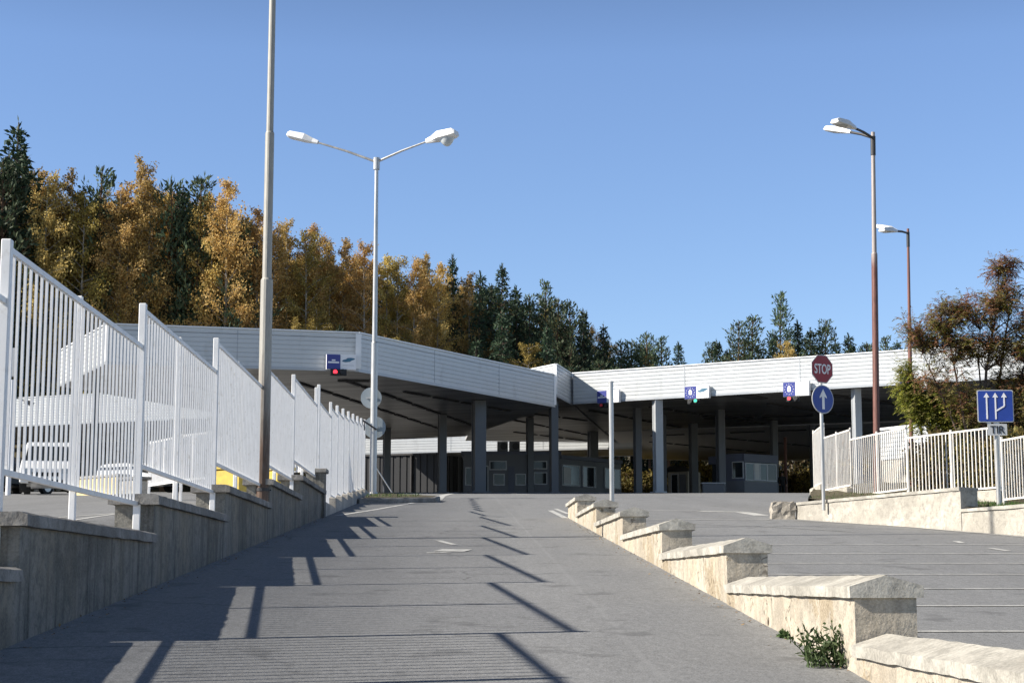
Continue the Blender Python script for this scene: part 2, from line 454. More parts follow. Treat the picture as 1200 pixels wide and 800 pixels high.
# ------------------------------------------------------------------ world, sun, camera
SUN = Vector((-1.5, -.29, 1.0)).normalized()
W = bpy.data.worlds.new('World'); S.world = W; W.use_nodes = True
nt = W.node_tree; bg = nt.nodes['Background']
sky = N(nt, 'ShaderNodeTexSky', sky_type='NISHITA')
sky.sun_disc = False
sky.sun_elevation = math.asin(SUN.z)
sky.sun_rotation = math.atan2(SUN.x, SUN.y)
sky.altitude = 900; sky.air_density = 1.0; sky.dust_density = .1; sky.ozone_density = 3.0
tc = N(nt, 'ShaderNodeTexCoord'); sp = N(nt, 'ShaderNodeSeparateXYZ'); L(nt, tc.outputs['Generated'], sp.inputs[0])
deep = ramp(nt, sp.outputs[2], [(.0, (.83, .84, .90)), (.30, (1.0, 1.0, 1.09)), (.50, (.34, .34, .36)), (.75, (.22, .22, .24))])  # sky above the view is dimmed on purpose so shadows come out darker
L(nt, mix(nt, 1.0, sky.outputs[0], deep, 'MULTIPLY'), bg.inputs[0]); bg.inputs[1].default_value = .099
sl = bpy.data.lights.new('sun', 'SUN'); sl.energy = 5.0; sl.angle = R(.7); sl.color = (1.0, .93, .82)
so = bpy.data.objects.new('sun', sl); COL.objects.link(so)
so.rotation_euler = (-SUN).to_track_quat('-Z', 'Y').to_euler(); so.location = (-40, -10, 60)
cd = bpy.data.cameras.new('camera'); cd.sensor_width = 36; cd.lens = 36 * F / 1200; cd.clip_end = 3000; cd.clip_start = .1
co = bpy.data.objects.new('camera', cd); COL.objects.link(co); S.camera = co
co.matrix_world = Matrix((VR, VU, -VF)).transposed().to_4x4()
S.view_settings.view_transform = 'Standard'; S.view_settings.look = 'None'
S.view_settings.exposure = 0.75; S.view_settings.gamma = 1.0
S.cycles.max_bounces = 8; S.cycles.diffuse_bounces = 3; S.cycles.transparent_max_bounces = 4
S.cycles.use_denoising = True

# ------------------------------------------------------------------ ground
def grid_sheet(name, xs, ys, zf, mat):
    mb = MB()
    pts = [(x, y, zf(x, y)) for y in ys for x in xs]
    n = len(xs)
    mb.add(pts, [(j * n + i, j * n + i + 1, (j + 1) * n + i + 1, (j + 1) * n + i) for j in range(len(ys) - 1) for i in range(n - 1)])
    return mb.build(name, mat, smooth=True, fixn=False)

def fr(a, b, st):
    n = max(1, round((b - a) / st)); return [a + (b - a) * i / n for i in range(n + 1)]
xs = fr(-700, -120, 60) + fr(-110, 110, 4) + fr(120, 700, 60)
ys = fr(-120, 100, 10) + fr(102, 230, 3) + fr(240, 900, 60)
tag(grid_sheet('terrain', xs, ys, terr, M['earth']), kind='structure')
xs = fr(-62, -3.24, 3) + fr(-3.02, 46, 3)
ys = fr(-14, 134, 2)
tag(grid_sheet('asphalt_road', xs, ys, lambda x, y: ground(x, y), M['asphalt']), kind='structure')

def stripe(mb, pts, w, dz=.006, left=False, seg=1.5):
    """painted line on the ground through world XY points"""
    for a, b in zip(pts, pts[1:]):
        a, b = Vector((a[0], a[1])), Vector((b[0], b[1]))
        n = max(1, int((b - a).length / seg)); d = (b - a).normalized(); s = Vector((-d.y, d.x)) * w / 2
        for i in range(n):
            p, q = a.lerp(b, i / n), a.lerp(b, (i + 1) / n)
            mb.quad(*[(v.x, v.y, ground(v.x, v.y) + dz) for v in (p - s, q - s, q + s, p + s)])
mb = MB()
for py, x0, x1 in ((740, 1000, 1260), (710, 900, 1260), (690, 900, 1260), (673, 860, 1260), (660, 800, 1260), (648.5, 820, 1260), (638, 800, 1150)):
    y = G(1000, py).y
    stripe(mb, [(2.75, y), (3.0 + rnd.uniform(5.5, 6.8), y)], .075)
tag(mb.build('parking_bay_lines', M['line'], fixn=False), kind='structure')
mb = MB()
def gline(mb, pix, w): stripe(mb, [tuple(G(*p).xy) for p in pix], w)
gline(mb, [(395, 604), (440, 597), (490, 588)], .14)
gline(mb, [(513, 585), (523, 579.5), (536, 576.5)], .30)
gline(mb, [(585, 577.5), (620, 579.5)], .25)
gline(mb, [(645, 598), (663, 607)], .13); gline(mb, [(651, 596), (666, 602)], .10)
gline(mb, [(758, 608), (840, 608.5), (905, 609)], .12)
gline(mb, [(820, 599), (870, 600), (893, 604)], .35)
gline(mb, [(740, 597), (905, 600)], .12)
tag(mb.build('lane_lines', M['line'], fixn=False), kind='structure')
mb = MB()
gline(mb, [(760, 612), (900, 617), (1000, 623)], .08)
gline(mb, [(930, 609.5), (1060, 617), (1230, 632)], .10)
tag(mb.build('faint_lane_lines', M['line_faint'], fixn=False), kind='structure')
mb = MB()
gline(mb, [(1120, 634), (1128, 636.3)], .10); gline(mb, [(1160, 642), (1182, 645.5)], .10)
tag(mb.build('lot_marks', M['line'], fixn=False), kind='structure')
mb = MB()   # worn hooked mark on the ramp
mb2 = mb
gline(mb, [(514, 633.2), (522, 635.6), (533, 638.2)], .10)
gline(mb, [(500, 647.6), (514, 647.6), (526, 646.6)], .13)
gline(mb, [(526, 646.0), (536, 643.6)], .42)
tag(mb.build('worn_road_mark', M['line'], fixn=False), kind='structure')
mb = MB()   # lines on the raised lot on the left
stripe(mb, [tuple(P(62, 601, 27).xy), tuple(P(135, 594, 30).xy)], .10)
stripe(mb, [tuple(P(80, 606, 25.5).xy), tuple(P(135, 595.5, 29.6).xy)], .10)
tag(mb.build('left_lot_lines', M['line'], fixn=False), kind='structure')

# ------------------------------------------------------------------ helpers for walls
def jitter_strip(mb, prof, a, b, n, jit, seed):
    """sweep a cross-section (offset, z) from a to b with rough edges; closed ends"""
    r = random.Random(seed)
    a, b = Vector(a), Vector(b); d = (b - a); dl = d.normalized()
    side = Vector((dl.y, -dl.x, 0))       # to the right of travel
    k = len(prof); pts = []
    for i in range(n + 1):
        c = a + d * (i / n)
        for (o, z) in prof:
            jo, jz = (r.uniform(-jit, jit), r.uniform(-jit, jit)) if jit else (0, 0)
            pts.append(c + side * (o + jo) + Vector((0, 0, z + jz * .6)))
    fs = []
    for i in range(n):
        for j in range(k):
            j2 = (j + 1) % k
            fs.append((i * k + j, i * k + j2, (i + 1) * k + j2, (i + 1) * k + j))
    fs.append(tuple(range(k))); fs.append(tuple(n * k + j for j in reversed(range(k))))
    mb.add(pts, fs)

# ------------------------------------------------------------------ left retaining wall with fence
LX0, LX1 = -3.29, -2.90          # back and road face
LS, LY0 = 4.92, 11.42
lz = lambda k: .455 + .362 * k
wall = thing('retaining_wall', (-3.1, LY0, base_z(LY0)), 'long grey stained concrete wall rising in steps in shade under the white picket fence', 'wall')
for k in range(-2, 5):
    y0, y1 = LY0 + LS * k, LY0 + LS * (k + 1)
    if k == 4: y1 = LY0 + LS * 5 + .45
    top = lz(k) - .10
    mb = MB(); n = 6
    e = .004 * (k + 2)
    pts, fs = [], []
    for i in range(n + 1):
        y = y0 + (y1 - y0) * i / n
        g = base_z(y) - .25
        pts += [(LX1 - e, y, g), (LX1 - e, y, top), (LX0 + e, y, top), (LX0 + e, y, g)]
    for i in range(n):
        for j in range(4):
            fs.append((i * 4 + j, i * 4 + (j + 1) % 4, (i + 1) * 4 + (j + 1) % 4, (i + 1) * 4 + j))
    fs += [(0, 1, 2, 3), (n * 4 + 3, n * 4 + 2, n * 4 + 1, n * 4)]
    mb.add(pts, fs)
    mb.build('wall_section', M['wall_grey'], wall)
    mb = MB()
    prof = [(-.235, -.10), (-.235, -.02), (-.19, -.004), (.19, -.004), (.24, -.02), (.24, -.10)]
    jitter_strip(mb, prof, ((LX0 + LX1) / 2, y0 - .06, lz(k)), ((LX0 + LX1) / 2, y1 - .07, lz(k)), 26, .008, k + 30)
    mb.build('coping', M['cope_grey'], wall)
mb = MB()
yE = LY0 + LS * 5
mb.box(LX0 + .03, LX1 + .03, yE - .05, yE + .42, base_z(yE) - .2, lz(4) + .36 - .02)
mb.build('end_pillar', M['wall_grey'], wall)
mb = MB()
mb.box(LX0 - .02, LX1 + .08, yE - .10, yE + .47, lz(4) + .342, lz(4) + .43)
mb.build('pillar_cap', M['cope_grey'], wall, bevel=.012)

FX = -3.07
fence = thing('picket_fence', (FX, LY0, lz(0)), 'tall white metal picket fence stepping along the grey wall on the left', 'fence')
def picket_panel(fence, a, b, zb, zt, mat, gap=.155, bar=.0095, rail=.02, post=None, tilt=0.0):
    """level panel from XY a to b between heights zb and zt"""
    a, b = Vector((a[0], a[1], 0)), Vector((b[0], b[1], 0)); d = (b - a); ln = d.length; d.normalize(); s = Vector((-d.y, d.x, 0))
    mb = MB(); up = Vector((0, 0, 1))
    c = (a + b) / 2
    for z in (zb, zt):
        mb.obox(c + up * z, d * (ln / 2), s * rail * .8, up * rail)
    n = max(2, round(ln / gap))
    for i in range(1, n):
        p = a + d * (ln * i / n)
        j = rnd.uniform(-.004, .004)
        mb.obox(p + d * j + up * (zb + zt) / 2, d * bar + up * rnd.uniform(-.0, .0), s * bar, up * ((zt - zb) / 2 - rail - .001) + d * rnd.uniform(-.005, .005))
    mb.build('panel', mat, fence)
def post_part(fence, x, y, z0, z1, w, mat):
    mb = MB(); mb.box(x - w, x + w, y - w, y + w, z0, z1); mb.build('post', mat, fence, bevel=.006)
for k in range(-1, 5):
    y0, y1 = LY0 + LS * k, LY0 + LS * (k + 1)
    zb, zt = lz(k) + .265, lz(k) + 1.765
    picket_panel(fence, (FX, y0 + .036), (FX, y1 - .036), zb, zt, M['fence_white'])
    post_part(fence, FX, y0, lz(k - 1) - .05, zt + .06, .034, M['fence_white'])
    ym = y0 + LS * .49
    post_part(fence, FX - .045, ym, lz(k) - .05, zt + .075, .026, M['fence_white'])
post_part(fence, FX, LY0 + LS * 5, lz(4) - .05, lz(5) + 1.78, .034, M['fence_white'])
# shorter panels on plinth stubs beyond the wall
ysl = [LY0 + LS * 5 + .6, 40.0, 42.1, 44.2, 46.3, 48.3, 50.3, 52.2, 54.0]
for i in range(len(ysl) - 1):
    y0, y1 = ysl[i], ysl[i + 1]
    zt = base_z(y0) + 2.46 - .012 * i
    zb = base_z(y0) + .40
    picket_panel(fence, (FX, y0 + .036), (FX, y1 - .036), zb, zt, M['fence_white'], gap=.15)
    post_part(fence, FX, y0, base_z(y0) + .1, zt + .12 + (.25 if i == 0 else 0), .034, M['fence_white'])
post_part(fence, FX, ysl[-1], base_z(ysl[-1]) + .1, base_z(54) + 2.5, .034, M['fence_white'])
pl = thing('fence_plinth', (FX, 46, base_z(46)), 'row of low pale concrete plinth steps under the far end of the white fence', 'plinth')
for i in range(len(ysl) - 1):
    y0, y1 = ysl[i], ysl[i + 1]
    mb = MB(); e = .003 * (i % 2)
    mb.box(FX - .2 + e, FX + .17 - e, y0 - .12, y1 - .125, base_z(y0) - .2, base_z(y0) + .33)
    mb.build('plinth_step', M['plinth'], pl, bevel=.015)

# ------------------------------------------------------------------ right parapet wall (sunlit)
RX0, RX1 = 2.23, 2.60
RS, RY0 = 4.70, 9.75
rz = lambda k: -.012 + .328 * k
par = thing('parapet_wall', (2.4, RY0, base_z(RY0)), 'low crumbling cream wall stepping up beside the ramp on the right, with gabled coping', 'wall')
for k in range(-2, 6):
    y0, y1 = RY0 + RS * k, RY0 + RS * (k + 1)
    if k == 5: y1 = y0 + 2.9
    top = rz(k) - .085
    mb = MB(); n = 10; e = .004 * (k + 2)
    r = random.Random(k + 5)
    pts, fs = [], []
    for i in range(n + 1):
        y = y0 + (y1 - y0) * i / n
        g = base_z(y) - .25
        j = r.uniform(-.008, .008)
        pts += [(RX0 + e + j, y, g), (RX0 + e - j * .5, y, top), (RX1 - e, y, top), (RX1 - e, y, g)]
    for i in range(n):
        for j in range(4):
            fs.append((i * 4 + j, i * 4 + (j + 1) % 4, (i + 1) * 4 + (j + 1) % 4, (i + 1) * 4 + j))
    fs += [(0, 1, 2, 3), (n * 4 + 3, n * 4 + 2, n * 4 + 1, n * 4)]
    mb.add(pts, fs)
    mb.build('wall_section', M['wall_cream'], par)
    mb = MB()
    prof = [(-.205, -.085), (-.207, -.022), (0, .045), (.212, -.018), (.21, -.085)]
    jitter_strip(mb, prof, ((RX0 + RX1) / 2, y0 - .025, rz(k)), ((RX0 + RX1) / 2, y1 - (.035 if k < 5 else -.04), rz(k)), 34, .006, k + 60)
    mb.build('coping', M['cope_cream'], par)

# ------------------------------------------------------------------ right low wall, stone block, verge
W0, W1, W2 = G(933, 608), G(1127, 622), G(1203, 628)
dW = (W2 - W1).xy.normalized()
W3 = W2.xy + dW * 9
low = thing('low_wall', (W1.x, W1.y, base_z(W1.y)), 'pale rendered low wall holding up the grassy bank under the stop sign', 'wall')
def wall_run(parent, a, b, top, th, mat, cope, seed, drop=.3):
    a, b = Vector((a[0], a[1])), Vector((b[0], b[1])); d = (b - a).normalized(); s = Vector((d.y, -d.x))
    if s.y < 0: s = -s
    mb = MB(); n = 8; pts = []; fs = []
    for i in range(n + 1):
        p = a.lerp(b, i / n); q = p + s * th
        g = base_z(p.y) - drop
        pts += [(p.x, p.y, g), (p.x, p.y, top), (q.x, q.y, top), (q.x, q.y, g)]
    for i in range(n):
        for j in range(4):
            fs.append((i * 4 + j, i * 4 + (j + 1) % 4, (i + 1) * 4 + (j + 1) % 4, (i + 1) * 4 + j))
    fs += [(0, 1, 2, 3), (n * 4 + 3, n * 4 + 2, n * 4 + 1, n * 4)]
    mb.add(pts, fs); mb.build('wall_section', mat, parent)
    mb = MB(); c0, c1 = a + s * (th / 2), b + s * (th / 2)
    hw = th / 2 + .025
    jitter_strip(mb, [(-hw, .002), (-hw, .05), (hw, .06), (hw, .002)], (c0.x, c0.y, top), (c1.x, c1.y, top), 40, .006, seed)
    mb.build('coping', cope, parent)
topA = P(1000, 584, (W0.y + W1.y) / 2 - 0.5).z
topA = 1.60
wall_run(low, W0.xy, W1.xy, topA - .05, .34, M['wall_right'], M['cope_cream'], 3)
wall_run(low, W1.xy + dW * .02, W3, 1.17, .34, M['wall_right'], M['cope_cream'], 4)
blk = MB()
b0 = G(909, 608); b1 = G(932, 609)
bz = base_z(b0.y)
r = random.Random(4)
bmv = []
me_c = Vector(((b0.x + b1.x) / 2 + .03, b0.y + .22, bz))
blk.obox(me_c + Vector((0, 0, .14)), (.24, -.03, 0), (.02, .26, 0), (0, 0, .22))
o = blk.build('stone_block', M['stone'])
bm = bmesh.new(); bm.from_mesh(o.data)
bmesh.ops.subdivide_edges(bm, edges=bm.edges, cuts=4, use_grid_fill=True)
for v in bm.verts:
    v.co += Vector((r.uniform(-.02, .02), r.uniform(-.02, .02), r.uniform(-.02, .02)))
    t = (v.co.z - bz) / .36
    if t > .7: v.co.x += (me_c.x - v.co.x) * (t - .7) * .5
bm.to_mesh(o.data); bm.free()
tag(o, 'rough broken stone block at the left end of the pale low wall', 'stone block')

def verge_z(x, y):
    return base_z(y) + .40 + .10 * sm(1.0, 5.0, y - 34 + (x - 8) * .6) + .03 * math.sin(x * 3.1 + y * 1.7)
off = Vector((-dW.y, dW.x)) if Vector((-dW.y, dW.x)).y > 0 else Vector((dW.y, -dW.x))
lineA = lambda t: (W3 + (W0.xy - W3) * t)
mb = MB(); n, m_ = 44, 36; pts = []
left_edge = [W0.xy + Vector((.28, .1)), XY(954, 43.6), XY(985, 52), XY(1060, 62), XY(1130, 72)]
for i in range(n + 1):
    t = i / n
    if t < .5:
        p = W3.lerp(W0.xy, t * 2) + Vector((.27, .12))
    else:
        u = (t - .5) * 2 * (len(left_edge) - 1); j = min(int(u), len(left_edge) - 2); p = left_edge[j].lerp(left_edge[j + 1], u - j)
    q = Vector((44, 20)) if t < .3 else Vector((44, 20 + 60 * (t - .3) / .7))
    for k in range(m_ + 1):
        w = (k / m_) ** 1.6
        c = p.lerp(q, w)
        pts.append((c.x, c.y, verge_z(c.x, c.y)))
mb.add(pts, [(i * (m_ + 1) + k, i * (m_ + 1) + k + 1, (i + 1) * (m_ + 1) + k + 1, (i + 1) * (m_ + 1) + k) for i in range(n) for k in range(m_)])
tag(mb.build('verge_ground', M['earth'], smooth=True), kind='structure')
# kerb skirt of the verge facing the plaza
mb = MB()
for a, b in zip(left_edge, left_edge[1:]):
    mb.quad((a.x, a.y, base_z(a.y) - .2), (b.x, b.y, base_z(b.y) - .2), (b.x, b.y, verge_z(b.x, b.y) + .01), (a.x, a.y, verge_z(a.x, a.y) + .01))
tag(mb.build('verge_kerb', M['stone']), kind='structure')

# right fence: level panels stepping down towards the viewer
rf = thing('picket_fence', tuple(P(1065, 578, 36)), 'cream painted picket fence with rust spots behind the pale wall on the right', 'fence')
def rpanel(pxa, da, pxb, db, ytop_a, ybot_a, mid=True, plinth=0):
    a, b = XY(pxa, da), XY(pxb, db)
    zt, zb = P(pxa, ytop_a, da).z, P(pxa, ybot_a, da).z
    picket_panel(rf, a, b, zb, zt, M['fence_cream'], gap=.115, bar=.010, rail=.018)
    for t, lift in ((0, .12), (.5, .10), (1, .10)):
        p = a.lerp(b, t)
        if t == .5 and not mid: continue
        post_part(rf, p.x + (.02 if t == 1 else 0), p.y + .03, min(zb - .12, verge_z(p.x, p.y) - .1), zt + lift * .6, .020, M['fence_cream'])
    if plinth:
        d = (b - a).normalized(); s = Vector((-d.y, d.x)); c = (a + b) / 2
        mb = MB(); g = min(verge_z(a.x, a.y), verge_z(b.x, b.y)) - .3
        mb.obox((c.x, c.y, (zb - .05 + g) / 2), (*(d * ((b - a).length / 2 + .05)), 0), (*(s * .13), 0), (0, 0, (zb - .05 - g) / 2))
        mb.build('plinth', M['wall_right'], rf, bevel=.02)
rpanel(1176, 32.4, 1262, 29.6, 516, 585)
rpanel(1065, 36, 1172, 33.4, 513, 578.5, plinth=1)
rpanel(998, 39.4, 1063, 36.3, 515, 581)
rpanel(967, 41.6, 997, 39.4, 513, 574, plinth=1)
rpanel(954.6, 44, 966, 41.8, 507, 570, mid=False, plinth=1)

# ------------------------------------------------------------------ canopies
def ribbed(mb, a, b, z0, z1, out, pitch=.2, depth=.03):
    """horizontally ribbed sheet on the outer side of edge a-b"""
    a, b, out = Vector((a[0], a[1], 0)), Vector((b[0], b[1], 0)), Vector((out[0], out[1], 0))
    n = max(3, round((z1 - z0) / pitch)); st = (z1 - z0) / n
    prof = []
    for i in range(n):
        z = z0 + st * i
        prof += [(depth, z), (depth, z + st * .80), (0.0, z + st * .86), (0.0, z + st * .95)]
    prof.append((depth, z1))
    for (o0, za), (o1, zb) in zip(prof, prof[1:]):
        mb.quad(a + out * o0 + Vector((0, 0, za)), b + out * o0 + Vector((0, 0, za)), b + out * o1 + Vector((0, 0, zb)), a + out * o1 + Vector((0, 0, zb)))

def canopy(label, poly, zu, zt, cols, strips=(), skip=(), soff='soffit'):
    poly = [Vector(p) for p in poly]
    hide = [(poly[i] + poly[(i + 1) % len(poly)]) / 2 for i in skip]
    area = sum(p.x * q.y - q.x * p.y for p, q in zip(poly, poly[1:] + poly[:1]))
    if area < 0: poly.reverse(); 
    c = sum(poly, Vector((0, 0))) / len(poly)
    root = thing('border_canopy', (c.x, c.y, ground(c.x, c.y)), label, 'canopy', 'flat canopies over the crossing lanes')
    mb = MB(); mb.poly([(p.x, p.y, zt - .14) for p in poly]); mb.poly([(p.x, p.y, zt - .30) for p in poly])
    for p, q in zip(poly, poly[1:] + poly[:1]): mb.quad((p.x, p.y, zt - .30), (q.x, q.y, zt - .30), (q.x, q.y, zt - .14), (p.x, p.y, zt - .14))
    mb.build('roof', M['roof'], root)
    mb = MB()
    mb.poly([(p.x, p.y, zu + .03) for p in poly]); 
    mb.build('soffit', M[soff], root, fixn=False)
    for i, (p, q) in enumerate(zip(poly, poly[1:] + poly[:1])):
        d = (q - p).normalized(); out = Vector((d.y, -d.x))
        mb = MB()
        o3 = Vector((out.x, out.y, 0)); m3 = Vector(((p.x + q.x) / 2, (p.y + q.y) / 2, 0))
        if any((m3.xy - k).length < .05 for k in hide):
            mb.quad((p.x, p.y, zu + .03), (q.x, q.y, zu + .03), (q.x, q.y, zt - .2), (p.x, p.y, zt - .2)); mb.build('inner_edge', M['roof'], root); continue
        ribbed(mb, p, q, zu + .12, zt - .05, out)
        o3 = Vector((out.x, out.y, 0)); d3 = Vector((d.x, d.y, 0)); m3 = Vector(((p.x + q.x) / 2, (p.y + q.y) / 2, 0)); hl = (q - p).length / 2
        mb.obox(m3 - o3 * .03 + Vector((0, 0, (zu + zt) / 2)), d3 * (hl - .02), o3 * .02, Vector((0, 0, (zt - zu) / 2 - .02)))
        mb.build('fascia', M['fascia'], root, fixn=False)
        nj = int((q - p).length / 7.5)
        for t_ in range(1, nj + 1):
            c3 = Vector((*p.lerp(q, t_ / (nj + 1) + .01), (zu + zt) / 2 + .02)); mb = MB()
            mb.obox(c3 + o3 * .027, d3 * .022, o3 * .012, Vector((0, 0, (zt - zu) / 2 - .12))); mb.build('panel_joint', M['fascia_low'], root)
        mb = MB()
        mb.obox(m3 + o3 * .03 + Vector((0, 0, zt - .025)), d3 * (hl + .05), o3 * .05, Vector((0, 0, .03)))
        mb.build('top_trim', M['fascia_trim'], root)
        mb = MB()
        mb.obox(m3 + o3 * .005 + Vector((0, 0, zu + .06)), d3 * (hl + .02), o3 * .04, Vector((0, 0, .065)))
        mb.build('drip_flashing', M['fascia_low'], root)
        mb = MB()
        mb.obox(Vector((q.x, q.y, (zu + zt) / 2 + .03)) + o3 * .03, d3 * .13, o3 * .025, Vector((0, 0, (zt - zu) / 2 - .1)))
        mb.build('corner_trim', M['fascia_trim'], root)
    for (px, D, w) in cols:
        p = XY(px, D); hw = w / 2 * D / F; g = ground(p.x, p.y)
        mb = MB()
        a = R(18); ux, uy = Vector((math.cos(a), math.sin(a), 0)), Vector((-math.sin(a), math.cos(a), 0))
        hw *= .86
        cen = Vector((p.x, p.y, (g - .1 + zu) / 2)); hz = (zu + .02 - g + .1) / 2
        # H section with closing plates
        mb.obox(cen + uy * hw * .82, ux * hw, uy * hw * .18, Vector((0, 0, hz)))
        mb.obox(cen - uy * hw * .82, ux * hw, uy * hw * .18, Vector((0, 0, hz)))
        mb.obox(cen, ux * hw * .88, uy * hw * .63, Vector((0, 0, hz - .003)))
        mb.obox(Vector((p.x, p.y, g + .03)), ux * hw * 1.6, uy * hw * 1.6, Vector((0, 0, .04)))
        mb.build('column', M['column_painted_sun' if px in (771.5, 1006) else 'column'], root)
    for (pa, da, pb, db, w) in strips:
        a, b = XY(pa, da), XY(pb, db); ln = (b - a).length; d = (b - a).normalized(); s = Vector((-d.y, d.x))
        n = max(1, int(ln / 2.6)); mb = MB()
        for i in range(n):
            q = a.lerp(b, (i + .5) / n)
            mb.obox((q.x, q.y, zu - .012), (*(d * ln / n * .42), 0), (*(s * w), 0), (0, 0, .03))
        mb.build('light_strip', M['strip'], root)
    return root

AZU, AZT = 9.27, 11.06
canA = canopy('grey white ribbed canopy with the red light at left, nearest of the canopies',
    [XY(120, 73.3), XY(418, 76), XY(650, 91.8), XY(545, 111), XY(440, 114), XY(66, 82)], AZU, AZT,
    [(109, 80.5, 9), (518, 96, 10), (561, 88.6, 16), (453, 105, 9), (300, 92, 10)],
    [(345, 80, 520, 106, .10), (400, 79, 560, 104, .10), (200, 80, 420, 104, .10), (470, 84, 600, 94, .10), (390, 79.5, 440, 79.6, .12)], skip=(2, 3, 4))
MZU, MZT = 10.04, 11.86
canM = canopy('small raised canopy block between the left canopy and the long right one',
    [XY(652, 93.6), XY(670.5, 98.2), XY(722, 126), XY(545, 124), XY(562, 101)], MZU, MZT,
    [(649, 96, 10), (621, 106, 8.5), (695, 116, 11.5)],
    [(570, 104, 700, 120, .10), (590, 101, 690, 108, .10), (600, 116, 690, 124, .09)], skip=(1, 2, 3))
canC = canopy('long bright white canopy on the right with three lane signs',
    [XY(672.5, 97.7), XY(1240, 84), XY(1270, 104), XY(709, 116)], MZU, MZT,
    [(747.5, 100, 9), (771.5, 95.35, 11), (778.5, 104, 5.5), (813, 110, 9.5), (845, 101, 10), (908, 108, 8), (953, 111, 6), (1006, 89.75, 10)],
    [(690, 101, 800, 113, .10), (760, 99, 900, 110, .10), (872, 92.5, 895, 95, .45), (900, 97, 1010, 106, .10), (820, 106, 960, 104, .5), (960, 92, 1060, 98, .3)], skip=(2, 3))
canE = canopy('rear canopy roof seen underneath behind the long right canopy',
    [XY(711, 116.3), XY(1290, 104.5), XY(1330, 130), XY(870, 146), XY(746, 142)], 10.02, 11.8,
    [(1090, 125, 8), (885, 140, 6)],
    [(760, 124, 900, 135, .12), (850, 121, 1000, 132, .12), (760, 119, 1000, 113, .12)], skip=(0, 4), soff='soffit_painted_bounce')
canB = canopy('white canopy far left behind the fence, over the parked van',
    [XY(4, 125.6), XY(300, 117), XY(320, 138), XY(0, 140)], 11.2, 13.35,
    [(60, 126, 8), (150, 124, 8), (240, 124, 8)])
canD = canopy('bright white roof edge far back, visible beneath the left canopy',
    [XY(420, 131.5), XY(745, 125.5), XY(750, 133), XY(420, 139)], 9.62, 11.4,
    [(480, 134, 6), (640, 131, 6)])

# ------------------------------------------------------------------ lane signs and signal lights
def lane_sign(pxl, pxm, pxr, yt, yb, D, edge, light, where, kind, lights=(('red_lamp', 'black'),)):
    dirv = Vector((edge.x, edge.y, 0)).normalized()
    out = Vector((dirv.y, -dirv.x, 0))
    if out.y > 0: out = -out
    c = P((pxl + pxr) / 2, (yt + yb) / 2, D)
    w = (pxr - pxl) * D / F / dirv.dot(VR); h = (yb - yt) * D / F
    wl = w * (pxm - pxl) / (pxr - pxl)
    up = Vector((0, 0, 1))
    root = thing('lane_sign', tuple(c), 'lane sign box, blue and white, ' + where, 'lane sign', 'lane signs on the canopy edges')
    mb = MB(); mb.obox(c - out * .10, dirv * w / 2, out * .10, up * h / 2); mb.build('casing', M['sign_white'], root)
    left = c - dirv * w / 2
    cb = left + dirv * wl / 2
    mb = MB(); mb.obox(cb + out * .012, dirv * (wl / 2 - .01), out * .01, up * (h / 2 - .012))
    bp = mb.build('blue_panel', M['lane_blue'], root)
    cw = left + dirv * (wl + (w - wl) / 2)
    mb = MB(); mb.obox(cw + out * .012, dirv * ((w - wl) / 2 - .012), out * .009, up * (h / 2 - .012))
    wp = mb.build('white_panel', M['sign_white'], root)
    mb = MB(); f = out * .026
    if kind == 'lines':
        mb.obox(cb + f + up * h * .10 , dirv * wl * .13, out * .004, up * h * .045)
        mb.obox(cb + f - up * h * .04, dirv * wl * .40, out * .004, up * h * .055)
        mb.build('lettering', M['sign_white'], bp)
    else:
        for i in range(12):
            t = i * math.pi / 6
            q = cb + f + dirv * math.cos(t) * wl * .36 + up * math.sin(t) * h * .36
            mb.obox(q, dirv * .018, out * .004, up * .018)
        mb.obox(cb + f, dirv * wl * .14, out * .004, up * h * .16)
        mb.obox(cb + f + up * h * .03, dirv * wl * .07, out * .004, up * h * .22)
        mb.build('star_ring', M['sign_white'], bp)
    if kind == 'lines' and 'left' in where or 'green' in where:
        # little printed car
        mb = MB(); ww, hh = (w - wl) / 2, h / 2; cc = cw + f + up * h * .14
        sh = [(-.8, -.35), (-.72, -.05), (-.35, .12), (-.1, .42), (.35, .5), (.85, .38), (.78, .12), (.45, -.1), (.2, -.38), (-.4, -.5)]
        mb.prism([cc + dirv * x * ww + up * y * hh * .62 - out * .003 for x, y in sh], out * .006)
        mb.build('car_picture', M['car_art'], wp)
    mb = MB()
    mb.obox(cw + f - up * h * .22, dirv * (w - wl) * .36, out * .003, up * .012)
    mb.build('caption_line', M['sign_grey'], wp)
    # signal under the sign
    tl = c - up * (h / 2 + .14) - dirv * w * .10
    tr = thing('traffic_light', tuple(tl), light, 'traffic light', 'signal lights under the lane signs')
    mb = MB(); mb.obox(tl + out * .04, dirv * .36, out * .09, up * .14)
    for i in (-1, 1):
        mb.tube([tl + dirv * .17 * i + out * .1, tl + dirv * .17 * i + out * .25 + up * .02], .125, 10)
    mb.build('housing', M['black'], tr)
    for i, mname in zip((-1, 1), lights[0]):
        mb = MB(); mb.tube([tl + dirv * .17 * i + out * .20, tl + dirv * .17 * i + out * .262], .095, 12)
        mb.build('lens', M[mname], tr)
eA = XY(418, 76) - XY(120, 73.3); eC = XY(1240, 84) - XY(672.5, 97.7)
def dC(px):   # distance of the right canopy's front edge at a column of the picture
    a, b = XY(672.5, 97.7), XY(1240, 84)
    lo, hi = 0.0, 1.0
    for _ in range(40):
        m = (lo + hi) / 2; q = a.lerp(b, m)
        if 600 + F * q.dot(VR.xy) / (q.dot(VH.xy) * math.cos(PIT) + 10 * math.sin(PIT)) < px: lo = m
        else: hi = m
    return a.lerp(b, lo).dot(VH.xy)
